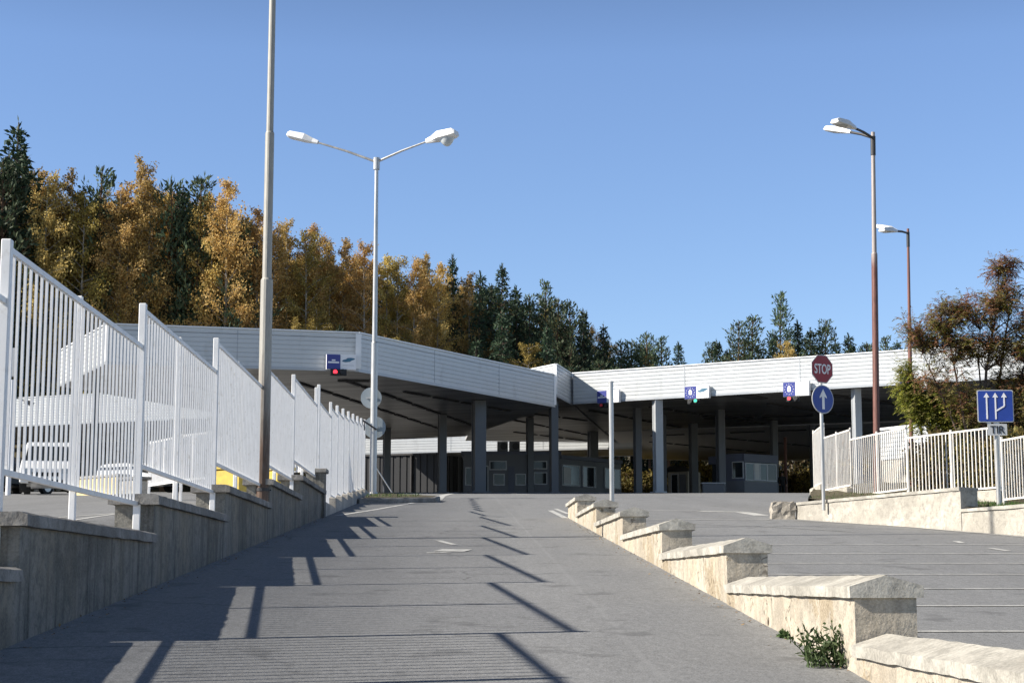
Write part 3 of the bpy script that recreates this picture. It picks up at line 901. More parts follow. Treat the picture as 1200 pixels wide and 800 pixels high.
lane_sign(383, 399, 417, 415, 433, 75.45, eA, 'signal lamp glowing red under the sign on the left canopy', 'with a small car picture, on the left canopy', 'lines', (('red_lamp', 'black'),))
lane_sign(700, 711, 725, 457, 472, dC(712) - .35, eC, 'dim red signal beside the grey bare pole', 'partly behind the bare grey pole', 'lines', (('red_dim', 'black'),))
lane_sign(803, 816, 830, 452, 467, dC(816) - .35, eC, 'signal lamp showing green under the right canopy', 'with the green light under it', 'stars', (('black', 'green_lamp'),))
lane_sign(919, 932, 947, 447, 464, dC(933) - .35, eC, 'red signal lamp just left of the stop sign', 'just left of the stop sign', 'stars', (('red_lamp', 'black'),))
lane_sign(1056, 1069, 1084, 441, 459, dC(1070) - .35, eC, 'unlit signal half hidden by the reddish tree', 'half hidden by the reddish tree', 'lines', (('black', 'black'),))

# ------------------------------------------------------------------ buildings under the canopies
def quad_box(root, name, pa, pb, depth, z0, z1, mat, bevel=0.0):
    """box whose front runs from XY pa to pb"""
    a, b = Vector(pa), Vector(pb); d = (b - a); ln = d.length; d.normalize(); s = Vector((-d.y, d.x))
    if s.y < 0: s = -s
    c = (a + b) / 2 + s * depth / 2
    mb = MB(); mb.obox((c.x, c.y, (z0 + z1) / 2), (*(d * ln / 2), 0), (*(s * depth / 2), 0), (0, 0, (z1 - z0) / 2))
    return mb.build(name, mat, root, bevel=bevel)
def front_pane(root, name, pa, pb, t0, t1, z0, z1, mat, proud=.03, frame=None):
    a, b = Vector(pa), Vector(pb); d = (b - a); ln = d.length; d.normalize(); s = Vector((-d.y, d.x))
    if s.y < 0: s = -s
    c = a + d * ln * (t0 + t1) / 2 - s * proud
    hw = ln * (t1 - t0) / 2
    host = root
    if frame:
        mb = MB()
        for sx in (-1, 1): mb.obox((*(c + d * sx * (hw + .03)), (z0 + z1) / 2), (*(d * .03), 0), (*(s * .035), 0), (0, 0, (z1 - z0) / 2 + .06))
        for zz in (z0 - .03, z1 + .03): mb.obox((*c, zz), (*(d * hw), 0), (*(s * .033), 0), (0, 0, .03))
        host = mb.build(name, frame, root); name = 'pane'
    mb = MB(); mb.obox((*c, (z0 + z1) / 2), (*(d * hw), 0), (*(s * .02), 0), (0, 0, (z1 - z0) / 2))
    mb.build(name, mat, host)

GZ = 5.0
# office
oa, ob = XY(543, 106), XY(656, 106); oc = XY(728, 111)
off_ = thing('office_building', (*((oa + ob) / 2), GZ), 'long low dark grey office under the canopy with two cooling units on its roof', 'office')
zr = 7.75
quad_box(off_, 'wall', oa, ob, 7, GZ - .3, zr, M['booth_wall'])
quad_box(off_, 'side_wing', ob + Vector((.02, 0)), oc, 6, GZ - .3, zr - .25, M['booth_wall'])
quad_box(off_, 'roof_band', oa + Vector((-.15, -.12)), ob + Vector((.1, -.12)), 7.2, zr, zr + .2, M['booth_dark'])
quad_box(off_, 'roof_band', ob + Vector((.12, -.1)), oc + Vector((.1, -.1)), 6.2, zr - .25, zr - .02, M['booth_dark'])
for t0, t1, z0, z1, mt in ((.03, .10, .9, 1.9, 'glass_dark'), (.17, .25, .2, 2.0, 'glass_dark'), (.32, .42, .9, 1.5, 'glass_dark'), (.55, .64, .9, 1.5, 'glass_dark'), (.72, .86, 1.9, 2.3, 'glass_dark'), (.74, .86, .95, 1.6, 'glass_dark'), (.28, .44, 1.85, 2.3, 'glass_dark')):
    front_pane(off_, 'window', oa, ob, t0, t1, GZ + z0, GZ + z1, M[mt], .03, M['booth_frame'])
for t0, t1 in ((.465, .53), (.66, .71)):
    front_pane(off_, 'door', oa, ob, t0, t1, GZ, GZ + 2.0, M['booth_dark'], .04)
for t0, t1, mt in ((.04, .30, 'glass_teal'), (.36, .56, 'glass_dark'), (.72, .82, 'glass_teal'), (.85, .97, 'glass_dark')):
    front_pane(off_, 'window', ob, oc, t0, t1, GZ + .9, GZ + 2.1, M[mt], .03, M['booth_frame'])
front_pane(off_, 'blind', ob, oc, .05, .16, GZ + .95, GZ + 2.0, M['blind'], .06)
for i, (px, lab) in enumerate(((589, 'boxy grey cooling unit on the office roof, the left of two'), (603, 'boxy grey cooling unit on the office roof, the right of two'))):
    p = P(px, 541, 106.4)
    u = thing('cooling_unit', (p.x, p.y, zr + .2), lab, 'cooling unit', 'cooling units on the office roof')
    mb = MB(); mb.box(p.x - .33, p.x + .33, p.y, p.y + .4, zr + .24, zr + .85); mb.build('casing', M['booth_wall'], u, bevel=.02)
    mb = MB(); mb.tube([(p.x + .08, p.y - .002, zr + .55), (p.x + .08, p.y - .03, zr + .55)], .22, 14); mb.build('fan_grille', M['dark_steel'], u)
    mb = MB()
    for s in (-.22, .22): mb.box(p.x + s - .03, p.x + s + .03, p.y + .02, p.y + .38, zr + .19, zr + .24)
    mb.build('bracket', M['dark_steel'], u)
# dark hoarding
ha, hb, hc = XY(425, 116), XY(512, 114), XY(547, 117)
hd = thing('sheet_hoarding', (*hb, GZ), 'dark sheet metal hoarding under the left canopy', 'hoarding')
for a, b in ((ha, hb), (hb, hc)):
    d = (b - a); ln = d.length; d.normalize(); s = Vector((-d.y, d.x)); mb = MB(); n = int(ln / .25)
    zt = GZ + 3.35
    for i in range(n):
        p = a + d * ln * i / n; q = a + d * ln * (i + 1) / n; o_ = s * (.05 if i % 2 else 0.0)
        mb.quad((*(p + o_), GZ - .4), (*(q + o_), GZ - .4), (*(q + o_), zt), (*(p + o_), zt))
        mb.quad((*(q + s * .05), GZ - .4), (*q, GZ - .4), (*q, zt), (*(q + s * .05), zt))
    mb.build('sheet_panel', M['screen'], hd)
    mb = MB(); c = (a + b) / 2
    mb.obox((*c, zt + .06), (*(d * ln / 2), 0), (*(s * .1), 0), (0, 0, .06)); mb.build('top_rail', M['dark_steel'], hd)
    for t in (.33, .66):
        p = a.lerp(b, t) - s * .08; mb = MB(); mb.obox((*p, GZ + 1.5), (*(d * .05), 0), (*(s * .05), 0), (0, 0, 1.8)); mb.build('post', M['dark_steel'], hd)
# inspection booth
ba, bb, bc = XY(849, 102.6), XY(872, 102), XY(911, 103.6)
bo = thing('inspection_booth', (*bb, GZ), 'grey inspection booth with wide windows under the right canopy', 'booth')
zb = P(869, 531, 102).z
quad_box(bo, 'lower_wall', ba, bb, 3.2, GZ - .3, GZ + .9, M['booth_wall'])
quad_box(bo, 'lower_wall', bb + Vector((.01, 0)), bc, 3.0, GZ - .3, GZ + .88, M['booth_wall'])
quad_box(bo, 'upper_wall', ba, bb, 3.2, GZ + .9, zb, M['booth_dark'])
quad_box(bo, 'window_wall', bb + Vector((.02, .1)), bc + Vector((0, .1)), 2.8, GZ + .88, zb - .5, M['glass_dark'])
quad_box(bo, 'roof_band', bb + Vector((.0, -.1)), bc + Vector((.05, -.1)), 3.2, zb - .5, zb - .02, M['booth_dark'])
for t0, t1, mt in ((.04, .26, 'glass_teal'), (.31, .44, 'blind'), (.48, .66, 'glass_teal'), (.7, .95, 'glass_dark')):
    front_pane(bo, 'window', bb + Vector((.02, .1)), bc + Vector((0, .1)), t0, t1, GZ + 1.0, zb - .6, M[mt], .04, M['booth_frame'])
front_pane(bo, 'window', ba, bb, .45, .95, GZ + 1.1, GZ + 2.0, M['glass_dark'], .03, M['booth_frame'])
# kiosk
ka, kb = XY(783, 118), XY(806, 117)
ko = thing('kiosk', (*ka, GZ), 'small beige kiosk with dark roof behind the lit column', 'kiosk')
zk = P(795, 553, 118).z
quad_box(ko, 'wall', ka, kb, 1.6, GZ - .3, zk, M['kiosk'])
c = (ka + kb) / 2; mb = MB()
mb.add([(c.x - 1.0, c.y - .3, zk + .01), (c.x + 1.0, c.y - .3, zk + .01), (c.x + 1.0, c.y + 1.9, zk + .01), (c.x - 1.0, c.y + 1.9, zk + .01), (c.x - .5, c.y + .3, zk + .42), (c.x + .5, c.y + .3, zk + .42), (c.x + .5, c.y + 1.2, zk + .42), (c.x - .5, c.y + 1.2, zk + .42)],
    [(0, 3, 2, 1), (4, 5, 6, 7), (0, 1, 5, 4), (1, 2, 6, 5), (2, 3, 7, 6), (3, 0, 4, 7)])
mb.build('roof', M['roof_dark'], ko)
front_pane(ko, 'window', ka, kb, .2, .5, GZ + .9, zk - .2, M['glass_dark'], .03, M['booth_frame'])
front_pane(ko, 'door', ka, kb, .6, .9, GZ, zk - .2, M['booth_wall'], .03)
# barrier cabinet
p = XY(838, 100); ci = thing('barrier_cabinet', (*p, GZ), 'low grey barrier cabinet left of the inspection booth', 'cabinet')
mb = MB(); mb.box(p.x - .75, p.x + .55, p.y, p.y + .5, GZ - .1, GZ + .62); mb.build('body', M['booth_wall'], ci, bevel=.03)
mb = MB(); mb.box(p.x - .8, p.x + .6, p.y - .05, p.y + .55, GZ + .62, GZ + .68); mb.build('lid', M['booth_frame'], ci)
# rust-red post behind the booth
p = XY(921, 112); q = P(921, 512, 112)
po = thing('steel_post', (*p, GZ), 'thin rust red post behind the inspection booth', 'post')
mb = MB(); mb.tube([(p.x, p.y, GZ - .1), (p.x, p.y, q.z)], .10, 10); mb.build('shaft', M['pole_red2'], po)
mb = MB(); mb.box(p.x - .2, p.x + .2, p.y - .2, p.y + .2, GZ - .05, GZ + .04); mb.build('base_plate', M['dark_steel'], po)

# person by the booth (skin-modifier body)
def person(px, D):
    p = XY(px, D); h = 1.70
    root = thing('person', (p.x, p.y, GZ), 'person in dark clothes standing beside the inspection booth', 'person')
    me = bpy.data.meshes.new('body'); o = bpy.data.objects.new('body', me); COL.objects.link(o)
    J = [((0, 0, .93), .14), ((0, 0, 1.15), .14), ((0, -.01, 1.38), .15), ((0, -.01, 1.48), .06), ((0, -.03, 1.58), .085), ((0, -.03, 1.68), .07),
         ((-.10, 0, .90), .10), ((-.11, -.03, .50), .065), ((-.12, .02, .09), .045), ((-.13, -.12, .04), .04),
         ((.10, 0, .90), .10), ((.12, .03, .50), .065), ((.13, .06, .09), .045), ((.15, -.07, .04), .04),
         ((-.20, 0, 1.38), .065), ((-.25, -.02, 1.12), .05), ((-.20, -.18, .95), .04), ((-.16, -.25, .93), .035),
         ((.20, 0, 1.38), .065), ((.26, 0, 1.10), .05), ((.24, -.12, .88), .04), ((.23, -.17, .82), .035)]
    E = [(0, 1), (1, 2), (2, 3), (3, 4), (4, 5), (0, 6), (6, 7), (7, 8), (8, 9), (0, 10), (10, 11), (11, 12), (12, 13), (2, 14), (14, 15), (15, 16), (16, 17), (2, 18), (18, 19), (19, 20), (20, 21)]
    me.from_pydata([j[0] for j in J], E, []); me.update()
    sk = o.modifiers.new('skin', 'SKIN'); sk.use_smooth_shade = True
    for v, j in zip(me.skin_vertices[0].data, J): v.radius = (j[1], j[1])
    me.skin_vertices[0].data[0].use_root = True
    su = o.modifiers.new('sub', 'SUBSURF'); su.levels = 2; su.render_levels = 2
    dg = bpy.context.evaluated_depsgraph_get(); dg.update()
    m2 = bpy.data.meshes.new_from_object(o.evaluated_get(dg)); o.modifiers.clear(); o.data = m2
    m2.materials.clear(); m2.materials.append(M['cloth_dark']); m2.materials.append(M['skin'])
    for f in m2.polygons:
        c = f.center
        f.material_index = 1 if (c.z > 1.47 or (abs(c.x) > .14 and c.z < .97 and c.z > .78 and c.y < -.10)) else 0
    o.parent = root
    mb = MB()
    off = Vector(root.location)
    for i in range(5):
        a0, a1 = i * .31, (i + 1) * .31
        for k in range(12):
            t0, t1 = k * math.pi / 6, (k + 1) * math.pi / 6
            pt = lambda a, t: off + Vector((math.sin(a) * math.cos(t) * .105, math.sin(a) * math.sin(t) * .115 - .02, 1.655 + math.cos(a) * .10))
            mb.quad(pt(a0, t0), pt(a1, t0), pt(a1, t1), pt(a0, t1))
    mb.build('hair', M['cloth_dark'], root, fixn=False)
person(916.5, 107)

# ------------------------------------------------------------------ poles and lamps
def luminaire(root, base, d, ln=.78, tilt=.12, w=.15, lens='lamp_lens', drop=.1, hs=1.0):
    d = Vector(d); d = (d + Vector((0, 0, tilt))).normalized(); s = d.cross(Vector((0, 0, 1))).normalized(); u = s.cross(d)
    base = Vector(base)
    def ring(t, ww, hu, hd):
        hu, hd = hu * hs, hd * hs
        c = base + d * ln * t
        return [c - s * ww - u * hd * .4, c - s * ww * .75 + u * hu, c + s * ww * .75 + u * hu, c + s * ww - u * hd * .4, c + s * ww * .6 - u * hd, c - s * ww * .6 - u * hd]
    rs = [ring(0, .045, .04, .03), ring(.18, .075, .06, .04), ring(.45, w, .10, .05), ring(.92, w, .085, .05), ring(1, w * .85, .05, .03)]
    mb = MB(); pts = sum(rs, []); fs = []
    for i in range(len(rs) - 1):
        for j in range(6): fs.append((i * 6 + j, i * 6 + (j + 1) % 6, (i + 1) * 6 + (j + 1) % 6, (i + 1) * 6 + j))
    fs += [tuple(range(6)), tuple(24 + j for j in reversed(range(6)))]
    mb.add(pts, fs); head = mb.build('lamp_head', M['lamp_white'], root)
    mb = MB(); rs = []
    n = 8
    for i in range(n + 1):
        t = .42 + .50 * i / n; k = math.sin(math.pi * (i + .15) / (n + .3)); c = base + d * ln * t - u * .045
        rs.append([c + s * w * .85 * math.cos(a) * (.55 + .45 * k) - u * drop * k * math.sin(a) for a in [math.pi * q / 6 for q in range(7)]])
    pts = sum(rs, []); mb.add(pts, [(i * 7 + j, i * 7 + j + 1, (i + 1) * 7 + j + 1, (i + 1) * 7 + j) for i in range(n) for j in range(6)])
    mb.build('lens', M[lens], head, smooth=True)

# tall pole at the left wall
b = P(307.5, 588, 26.1)
tp = thing('lamp_pole', (b.x, b.y, lz(2) - .03), 'tall grey pole rusty at its foot, rising from the stepped wall on the left', 'pole')
z0 = lz(2) - .03
s1, s2 = P(309, 327, 26.1).z, P(313, 155, 26.1).z
mb = MB()
lean = Vector((.0, 0, 0))
mb.tube([(b.x, b.y, z0 - .05), (b.x, b.y, s1 - .02), (b.x, b.y, s1 + .02)], [.098, .094, .07], 16)
mb.tube([(b.x, b.y, s1), (b.x, b.y, s2 - .02), (b.x, b.y, s2 + .01)], [.072, .070, .056], 16)
mb.tube([(b.x, b.y, s2), (b.x, b.y, s2 + 6.0)], [.056, .045], 14)
mb.build('shaft', M['pole_big'], tp, smooth=False)
mb = MB(); mb.tube([(b.x, b.y, s2 + 5.98), (b.x - .3, b.y, s2 + 6.2), (b.x - 1.0, b.y, s2 + 6.35)], .03, 8); mb.build('arm', M['galv'], tp)
luminaire(tp, (b.x - .98, b.y, s2 + 6.35), (-1, 0, 0))
mb = MB(); mb.tube([(b.x - .13, b.y, z0 + .22), (b.x + .13, b.y, z0 + .22)], .012, 6); mb.tube([(b.x, b.y, z0 + .20), (b.x, b.y, z0 + .25)], .108, 16); mb.build('clamp', M['dark_steel'], tp)

# double street lamp
D2 = 54.0
b = P(437, 581, D2); bz2 = b.z
dl = thing('street_lamp', (b.x, b.y, bz2), 'grey street lamp with two arms spread like a V, on the kerb island', 'street lamp')
zt = P(438, 190, D2).z; zs = P(438, 402, D2).z
mb = MB()
mb.tube([(b.x, b.y, bz2 - .1), (b.x, b.y, zs), (b.x, b.y, zs + .05)], [.115, .105, .08], 16)
mb.tube([(b.x, b.y, zs), (b.x, b.y, zt)], [.082, .06], 14)
mb.build('shaft', M['galv'], dl)
mb = MB(); mb.tube([(b.x, b.y, zt - .25), (b.x, b.y, zt + .14)], .105, 12); mb.build('collar', M['galv'], dl)
mb = MB(); mb.tube([(b.x, b.y, bz2 - .05), (b.x, b.y, bz2 + .12)], [.18, .14], 12); mb.build('base_ring', M['galv'], dl)
# two arms, one left-back, one right-front
eL = P(372, 167, D2 + .4); eR = P(500, 166, D2 - .4)
for e, px, py, dd, lens in ((eL, 339, 159, D2 + .7, 'black'), (eR, 534, 157, D2 - .8, 'lamp_lens')):
    mb = MB(); st = Vector((b.x, b.y, zt))
    mb.tube([st, st.lerp(e, .5) + Vector((0, 0, .03)), e], [.042, .036, .03], 8)
    mb.build('arm', M['galv'], dl)
    tip = P(px, py, dd); dv = (tip - e)
    luminaire(dl, e - dv * .02, Vector((dv.x, dv.y, 0)).normalized(), dv.length * 1.05, dv.z / dv.xy.length, .24 if lens == 'lamp_lens' else .2, lens, .30 if lens == 'lamp_lens' else .03, 2.0 if lens == 'lamp_lens' else 1.7)
# round signs facing away, fixed to that lamp
for px, py, rr, lab in ((435, 466, .335, 'round sign seen from its grey back, upper one on the double street lamp'), (439, 500.5, .355, 'round sign seen from its grey back, lower one on the double street lamp')):
    c = P(px, py, D2 + .17)
    rs = thing('round_sign', tuple(c), lab, 'sign', 'round signs facing away on the lamp post')
    mb = MB(); n = 28
    mb.prism([c + VR * math.cos(2 * math.pi * i / n) * rr + Vector((0, 0, math.sin(2 * math.pi * i / n) * rr)) for i in range(n)], (0, .02, 0)); mb.build('plate', M['sign_back'], rs)
    mb = MB(); mb.obox(c - Vector((-.0, .02, 0)), (rr * .5, 0, 0), (0, .015, 0), (0, 0, .03))
    mb.build('bracket', M['galv'], rs)
st = thing('stay_rod', tuple(P(459, 575, 55)), 'thin white stay rod slanting from the double lamp to the island', 'stay')
mb = MB(); mb.tube([P(439, 545, 54.05), P(459.5, 577, 54.6)], .017, 6); mb.build('rod', M['fence_white'], st)
mb = MB(); q = P(459.5, 577, 54.6); mb.box(q.x - .05, q.x + .05, q.y - .05, q.y + .05, q.z - .08, q.z + .01); mb.build('anchor', M['dark_steel'], st)
br = thing('brace_bar', tuple(P(430, 496, 53)), 'short dark brace bar from the fence end to the double lamp', 'brace')
mb = MB(); mb.tube([P(424, 491.5, 53.2), P(441, 503, 53.9)], .028, 6); mb.build('bar', M['dark_steel'], br)
mb = MB(); mb.tube([P(427, 494, 53.3), P(427, 504, 53.3)], .02, 6); mb.build('lug', M['dark_steel'], br)

# kerb island
i0, i1 = G(452, 589.5), G(511, 588.5)
mb = MB()
isl = [Vector((-2.85, i0.y - .5)), Vector((i0.x, i0.y)), Vector((i1.x, i1.y)), Vector((i1.x + .1, i1.y + 1.6)), Vector((i0.x, i0.y + 6.5)), Vector((-2.85, i0.y + 7))]
mb.prism([(p.x, p.y, base_z(p.y) - .15) for p in isl], (0, 0, .30))
ki = thing('kerb_island', (i0.x, i0.y, base_z(i0.y)), 'small kerbed traffic island at the foot of the double street lamp', 'traffic island')
mb.build('kerb_edge', M['kerb'], ki, bevel=.03)
mb = MB()
c = sum(isl, Vector((0, 0))) / 6
mb.poly([(*(c + (p - c) * .9), base_z((c + (p - c) * .9).y) + .158) for p in isl]); mb.build('fill', M['earth'], ki)

# right-hand lamps
def right_lamp(px, ybase, ytop, D, heads, mat, label, rw):
    b = P(px + 5, ybase, D); zt = P(px, ytop, D).z
    rt = thing('street_lamp', (b.x, b.y, b.z), label, 'street lamp')
    g = min(b.z, verge_z(b.x, b.y)) - .1
    mb = MB(); zm = b.z + (zt - b.z) * .655
    tp_ = P(px, ytop, D); tp_.y = b.y; lx = (tp_.x - b.x) / (zt - b.z); X = lambda z: b.x + lx * (z - b.z)
    mb.tube([(X(g), b.y, g), (X(zm), b.y, zm), (X(zm), b.y, zm + .04)], [rw * 1.15, rw * 1.05, rw * .85], 14)
    mb.tube([(X(zm), b.y, zm + .02), (X(zt), b.y, zt)], [rw * .85, rw * .7], 12)
    mb.build('shaft', mat, rt)
    mb = MB(); mb.tube([(X(zt - .55), b.y, zt - .55), (X(zt - .1), b.y, zt - .1)], rw * .9, 12); mb.build('collar', M['dark_steel'], rt)
    for (hx, hy, hD, tx, ty, tD) in heads:
        e, tip = P(hx, hy, hD), P(tx, ty, tD)
        s_ = Vector((X(zt), b.y, zt - .14))
        mb = MB(); mb.tube([s_, s_.lerp(e, .5) + Vector((0, 0, .02)), e], .03, 8); mb.build('arm', M['dark_steel'], rt)
        dv = tip - e; luminaire(rt, e - dv * .05, Vector((dv.x, dv.y, 0)).normalized(), dv.length * 1.1, dv.z / dv.xy.length, .13, 'sign_grey', .02)
right_lamp(1023, 577, 155, 38.5, [(1001, 150, 37.6, 979, 143, 37.1), (996, 155, 39.0, 970, 152, 39.6)], M['pole_red'],
    'taller lamp post on the right, rusty below and pale above, two lamp heads', .066)
right_lamp(1064, 577, 268, 50, [(1050, 270.5, 51, 1030, 266, 52), (1050, 271, 49.2, 1034, 270, 48.6)], M['pole_red2'],
    'shorter rust red lamp post beside the reddish tree', .056)

# bare pole behind the parapet
q = P(716, 448, 31); g = G(700, 617)
bp = thing('bare_pole', (q.x, q.y, base_z(q.y)), 'bare grey pole without a sign behind the cream wall', 'pole')
mb = MB(); mb.tube([(q.x, q.y, base_z(q.y) - .1), (q.x, q.y, q.z)], .042, 12); mb.build('shaft', M['galv'], bp)
mb = MB(); mb.tube([(q.x, q.y, q.z), (q.x, q.y, q.z + .02)], .048, 12); mb.build('cap', M['sign_grey'], bp)

# stop sign with arrow disc
DS = 34.3
b = P(965, 583, DS)
ss = thing('stop_sign', (b.x, b.y, b.z), 'red octagonal stop sign above a round blue arrow sign on one grey pole', 'road sign')
mb = MB(); mb.tube([(b.x, b.y, b.z - .25), (b.x, b.y, P(965, 420, DS).z)], .036, 12); mb.build('pole', M['galv'], ss)
ang = R(31); nrm = Vector((math.sin(ang), -math.cos(ang), 0)); sx = Vector((math.cos(ang), math.sin(ang), 0)); up = Vector((0, 0, 1))
def plate(c, r_, n, rot, th, mat, name, parent):
    mb = MB(); mb.prism([Vector(c) + sx * math.cos(rot + 2 * math.pi * i / n) * r_ + up * math.sin(rot + 2 * math.pi * i / n) * r_ for i in range(n)], nrm * th)
    return mb.build(name, mat, parent)
c = P(966.5, 432.5, DS); c = Vector((b.x, b.y, c.z)) + nrm * .045
ro = .285 / math.cos(math.pi / 8)
sp_ = plate(c, ro, 8, math.pi / 8, .012, M['sign_grey'], 'stop_plate', ss)
plate(c + nrm * .013, ro * .94, 8, math.pi / 8, .004, M['sign_red'], 'red_face', sp_)
text_part('lettering', 'STOP', M['sign_white'], sp_, c + nrm * .022, sx, up, .20, .43)
c = Vector((b.x, b.y, P(966.5, 468, DS).z)) + nrm * .045
ap = plate(c, .292, 32, 0, .012, M['sign_grey'], 'arrow_plate', ss)
plate(c + nrm * .013, .272, 32, 0, .004, M['sign_blue'], 'blue_face', ap)
mb = MB(); f = c + nrm * .020
mb.prism([f + sx * x + up * y for x, y in ((-.033, -.20), (.033, -.20), (.033, .06), (.095, .02), (.095, .05), (0, .21), (-.095, .05), (-.095, .02), (-.033, .06))], nrm * .004)
mb.build('arrow', M['sign_white'], ap)

# lane layout sign with TIR plate
DT = 30.5
b = P(1170.5, 586, DT)
ts = thing('lane_layout_sign', (b.x, b.y, b.z), 'square blue sign with three white lane arrows and a TIR plate on a pole', 'road sign')
mb = MB(); mb.tube([(b.x, b.y, b.z - .25), (b.x, b.y, P(1170, 460, DT).z)], .042, 12); mb.build('pole', M['galv'], ts)
ang = R(-4); nrm = Vector((math.sin(ang), -math.cos(ang), 0)); sx = Vector((math.cos(ang), math.sin(ang), 0))
def rect(c, w, h, th, mat, name, parent, rr=.03):
    pts = []
    for (ix, iy, a0) in ((1, 1, 0), (-1, 1, 90), (-1, -1, 180), (1, -1, 270)):
        for k in range(4):
            t = R(a0 + 30 * k)
            pts.append(Vector(c) + sx * (ix * (w / 2 - rr) + rr * math.cos(t)) + up * (iy * (h / 2 - rr) + rr * math.sin(t)))
    mb = MB(); mb.prism(pts, nrm * th); return mb.build(name, mat, parent)
pw, ph = 42 * DT / F, 38 * DT / F
c = P(1170, 476, DT); c = Vector((b.x - .01, b.y, c.z)) + nrm * .05
pl_ = rect(c, pw, ph, .012, M['sign_grey'], 'plate', ts)
rect(c + nrm * .013, pw * .95, ph * .945, .003, M['sign_blue'], 'blue_face', pl_, .025)
def arrow(ox, pts_line, tip):
    mb = MB(); f = c + nrm * .019
    w = .026
    for (x0, y0), (x1, y1) in zip(pts_line, pts_line[1:]):
        d = Vector((x1 - x0, y1 - y0)).normalized(); s = Vector((-d.y, d.x)) * w / 2
        mb.prism([f + sx * x + up * y for x, y in ((x0 - s.x, y0 - s.y), (x1 - s.x, y1 - s.y), (x1 + s.x, y1 + s.y), (x0 + s.x, y0 + s.y))], nrm * .004)
    tx, ty = tip
    mb.prism([f + sx * x + up * y for x, y in ((tx - .05, ty - .085), (tx + .05, ty - .085), (tx, ty))], nrm * .0042)
    mb.build('arrow', M['sign_white'], pl_)
arrow(0, [(-.155, -.235), (-.155, .17)], (-.155, .24))
arrow(0, [(0.0, -.235), (0.0, .17)], (0.0, .24))
arrow(0, [(0.012, -.085), (.155, .0), (.155, .17)], (.155, .24))
c2 = P(1171, 503.5, DT); c2 = Vector((b.x + .01, b.y, c2.z)) + nrm * .05
tpl = rect(c2, 22.5 * DT / F, 13.5 * DT / F, .012, M['sign_grey'], 'tir_plate', ts, .012)
text_part('lettering', 'TIR', M['black'], tpl, c2 + nrm * .016, sx, up, .135, .25)

# ------------------------------------------------------------------ left lot: second fence, kerbs, vehicles
sf = thing('low_picket_fence', tuple(P(230, 566, 48)), 'lower white picket fence in the lot behind the tall fence on the left', 'fence')
for (xa, da, xb, db, yt) in ((175, 50, 212, 47.6, 519), (212.5, 47.9, 245, 46.8, 510.5), (246, 48.6, 274, 47.8, 513), (275, 47.6, 299, 46.5, 511), (300, 49, 334, 46.6, 508), (335, 47.3, 366, 46, 501)):
    a, b = XY(xa, da), XY(xb, db); zt = P(xa, yt, da).z; zb = zt - 1.24
    picket_panel(sf, a, b, zb, zt, M['fence_white'], gap=.10, bar=.016, rail=.03)
    post_part(sf, a.x, a.y, ground(a.x, a.y) - .1, zt + .06, .035, M['fence_white'])
    post_part(sf, b.x, b.y + .02, ground(b.x, b.y) - .1, zt + .04, .035, M['fence_white'])
def barrier(label, xa, da, xb, db, zlo, ztop, th, mat, cap):
    a, b = XY(xa, da), XY(xb, db); c = (a + b) / 2
    rt = thing('concrete_barrier', (c.x, c.y, zlo), label, 'barrier')
    quad_box(rt, 'block', a, b, th, zlo - .3, ztop, mat, bevel=.03)
    d = (b - a).normalized()
    quad_box(rt, 'cap', a - d * .04 + Vector((0, -.05)), b + d * .04 + Vector((0, -.05)), th + .1, ztop + .004, ztop + .09, cap, bevel=.015)
barrier('yellow painted concrete kerb block behind the tall white fence', 250, 43.5, 281, 43, ground(-6, 43), P(262, 550, 43.3).z, .5, M['yellow'], M['yellow'])
barrier('faded yellow block half hidden behind the tall grey pole', 308, 44.8, 326, 44.4, ground(-6, 44), P(316, 551, 44.6).z, .5, M['yellow'], M['yellow_pale'])
barrier('long pale yellow concrete parapet right of the white van', 83, 60, 137, 58, ground(-12, 59), P(110, 560, 59).z, .4, M['yellow_pale'], M['plinth'])
barrier('pale concrete kerb block near the second white car', 139, 46, 160, 45.5, ground(-9, 46), P(150, 563, 46).z, .4, M['plinth'], M['cope_grey'])

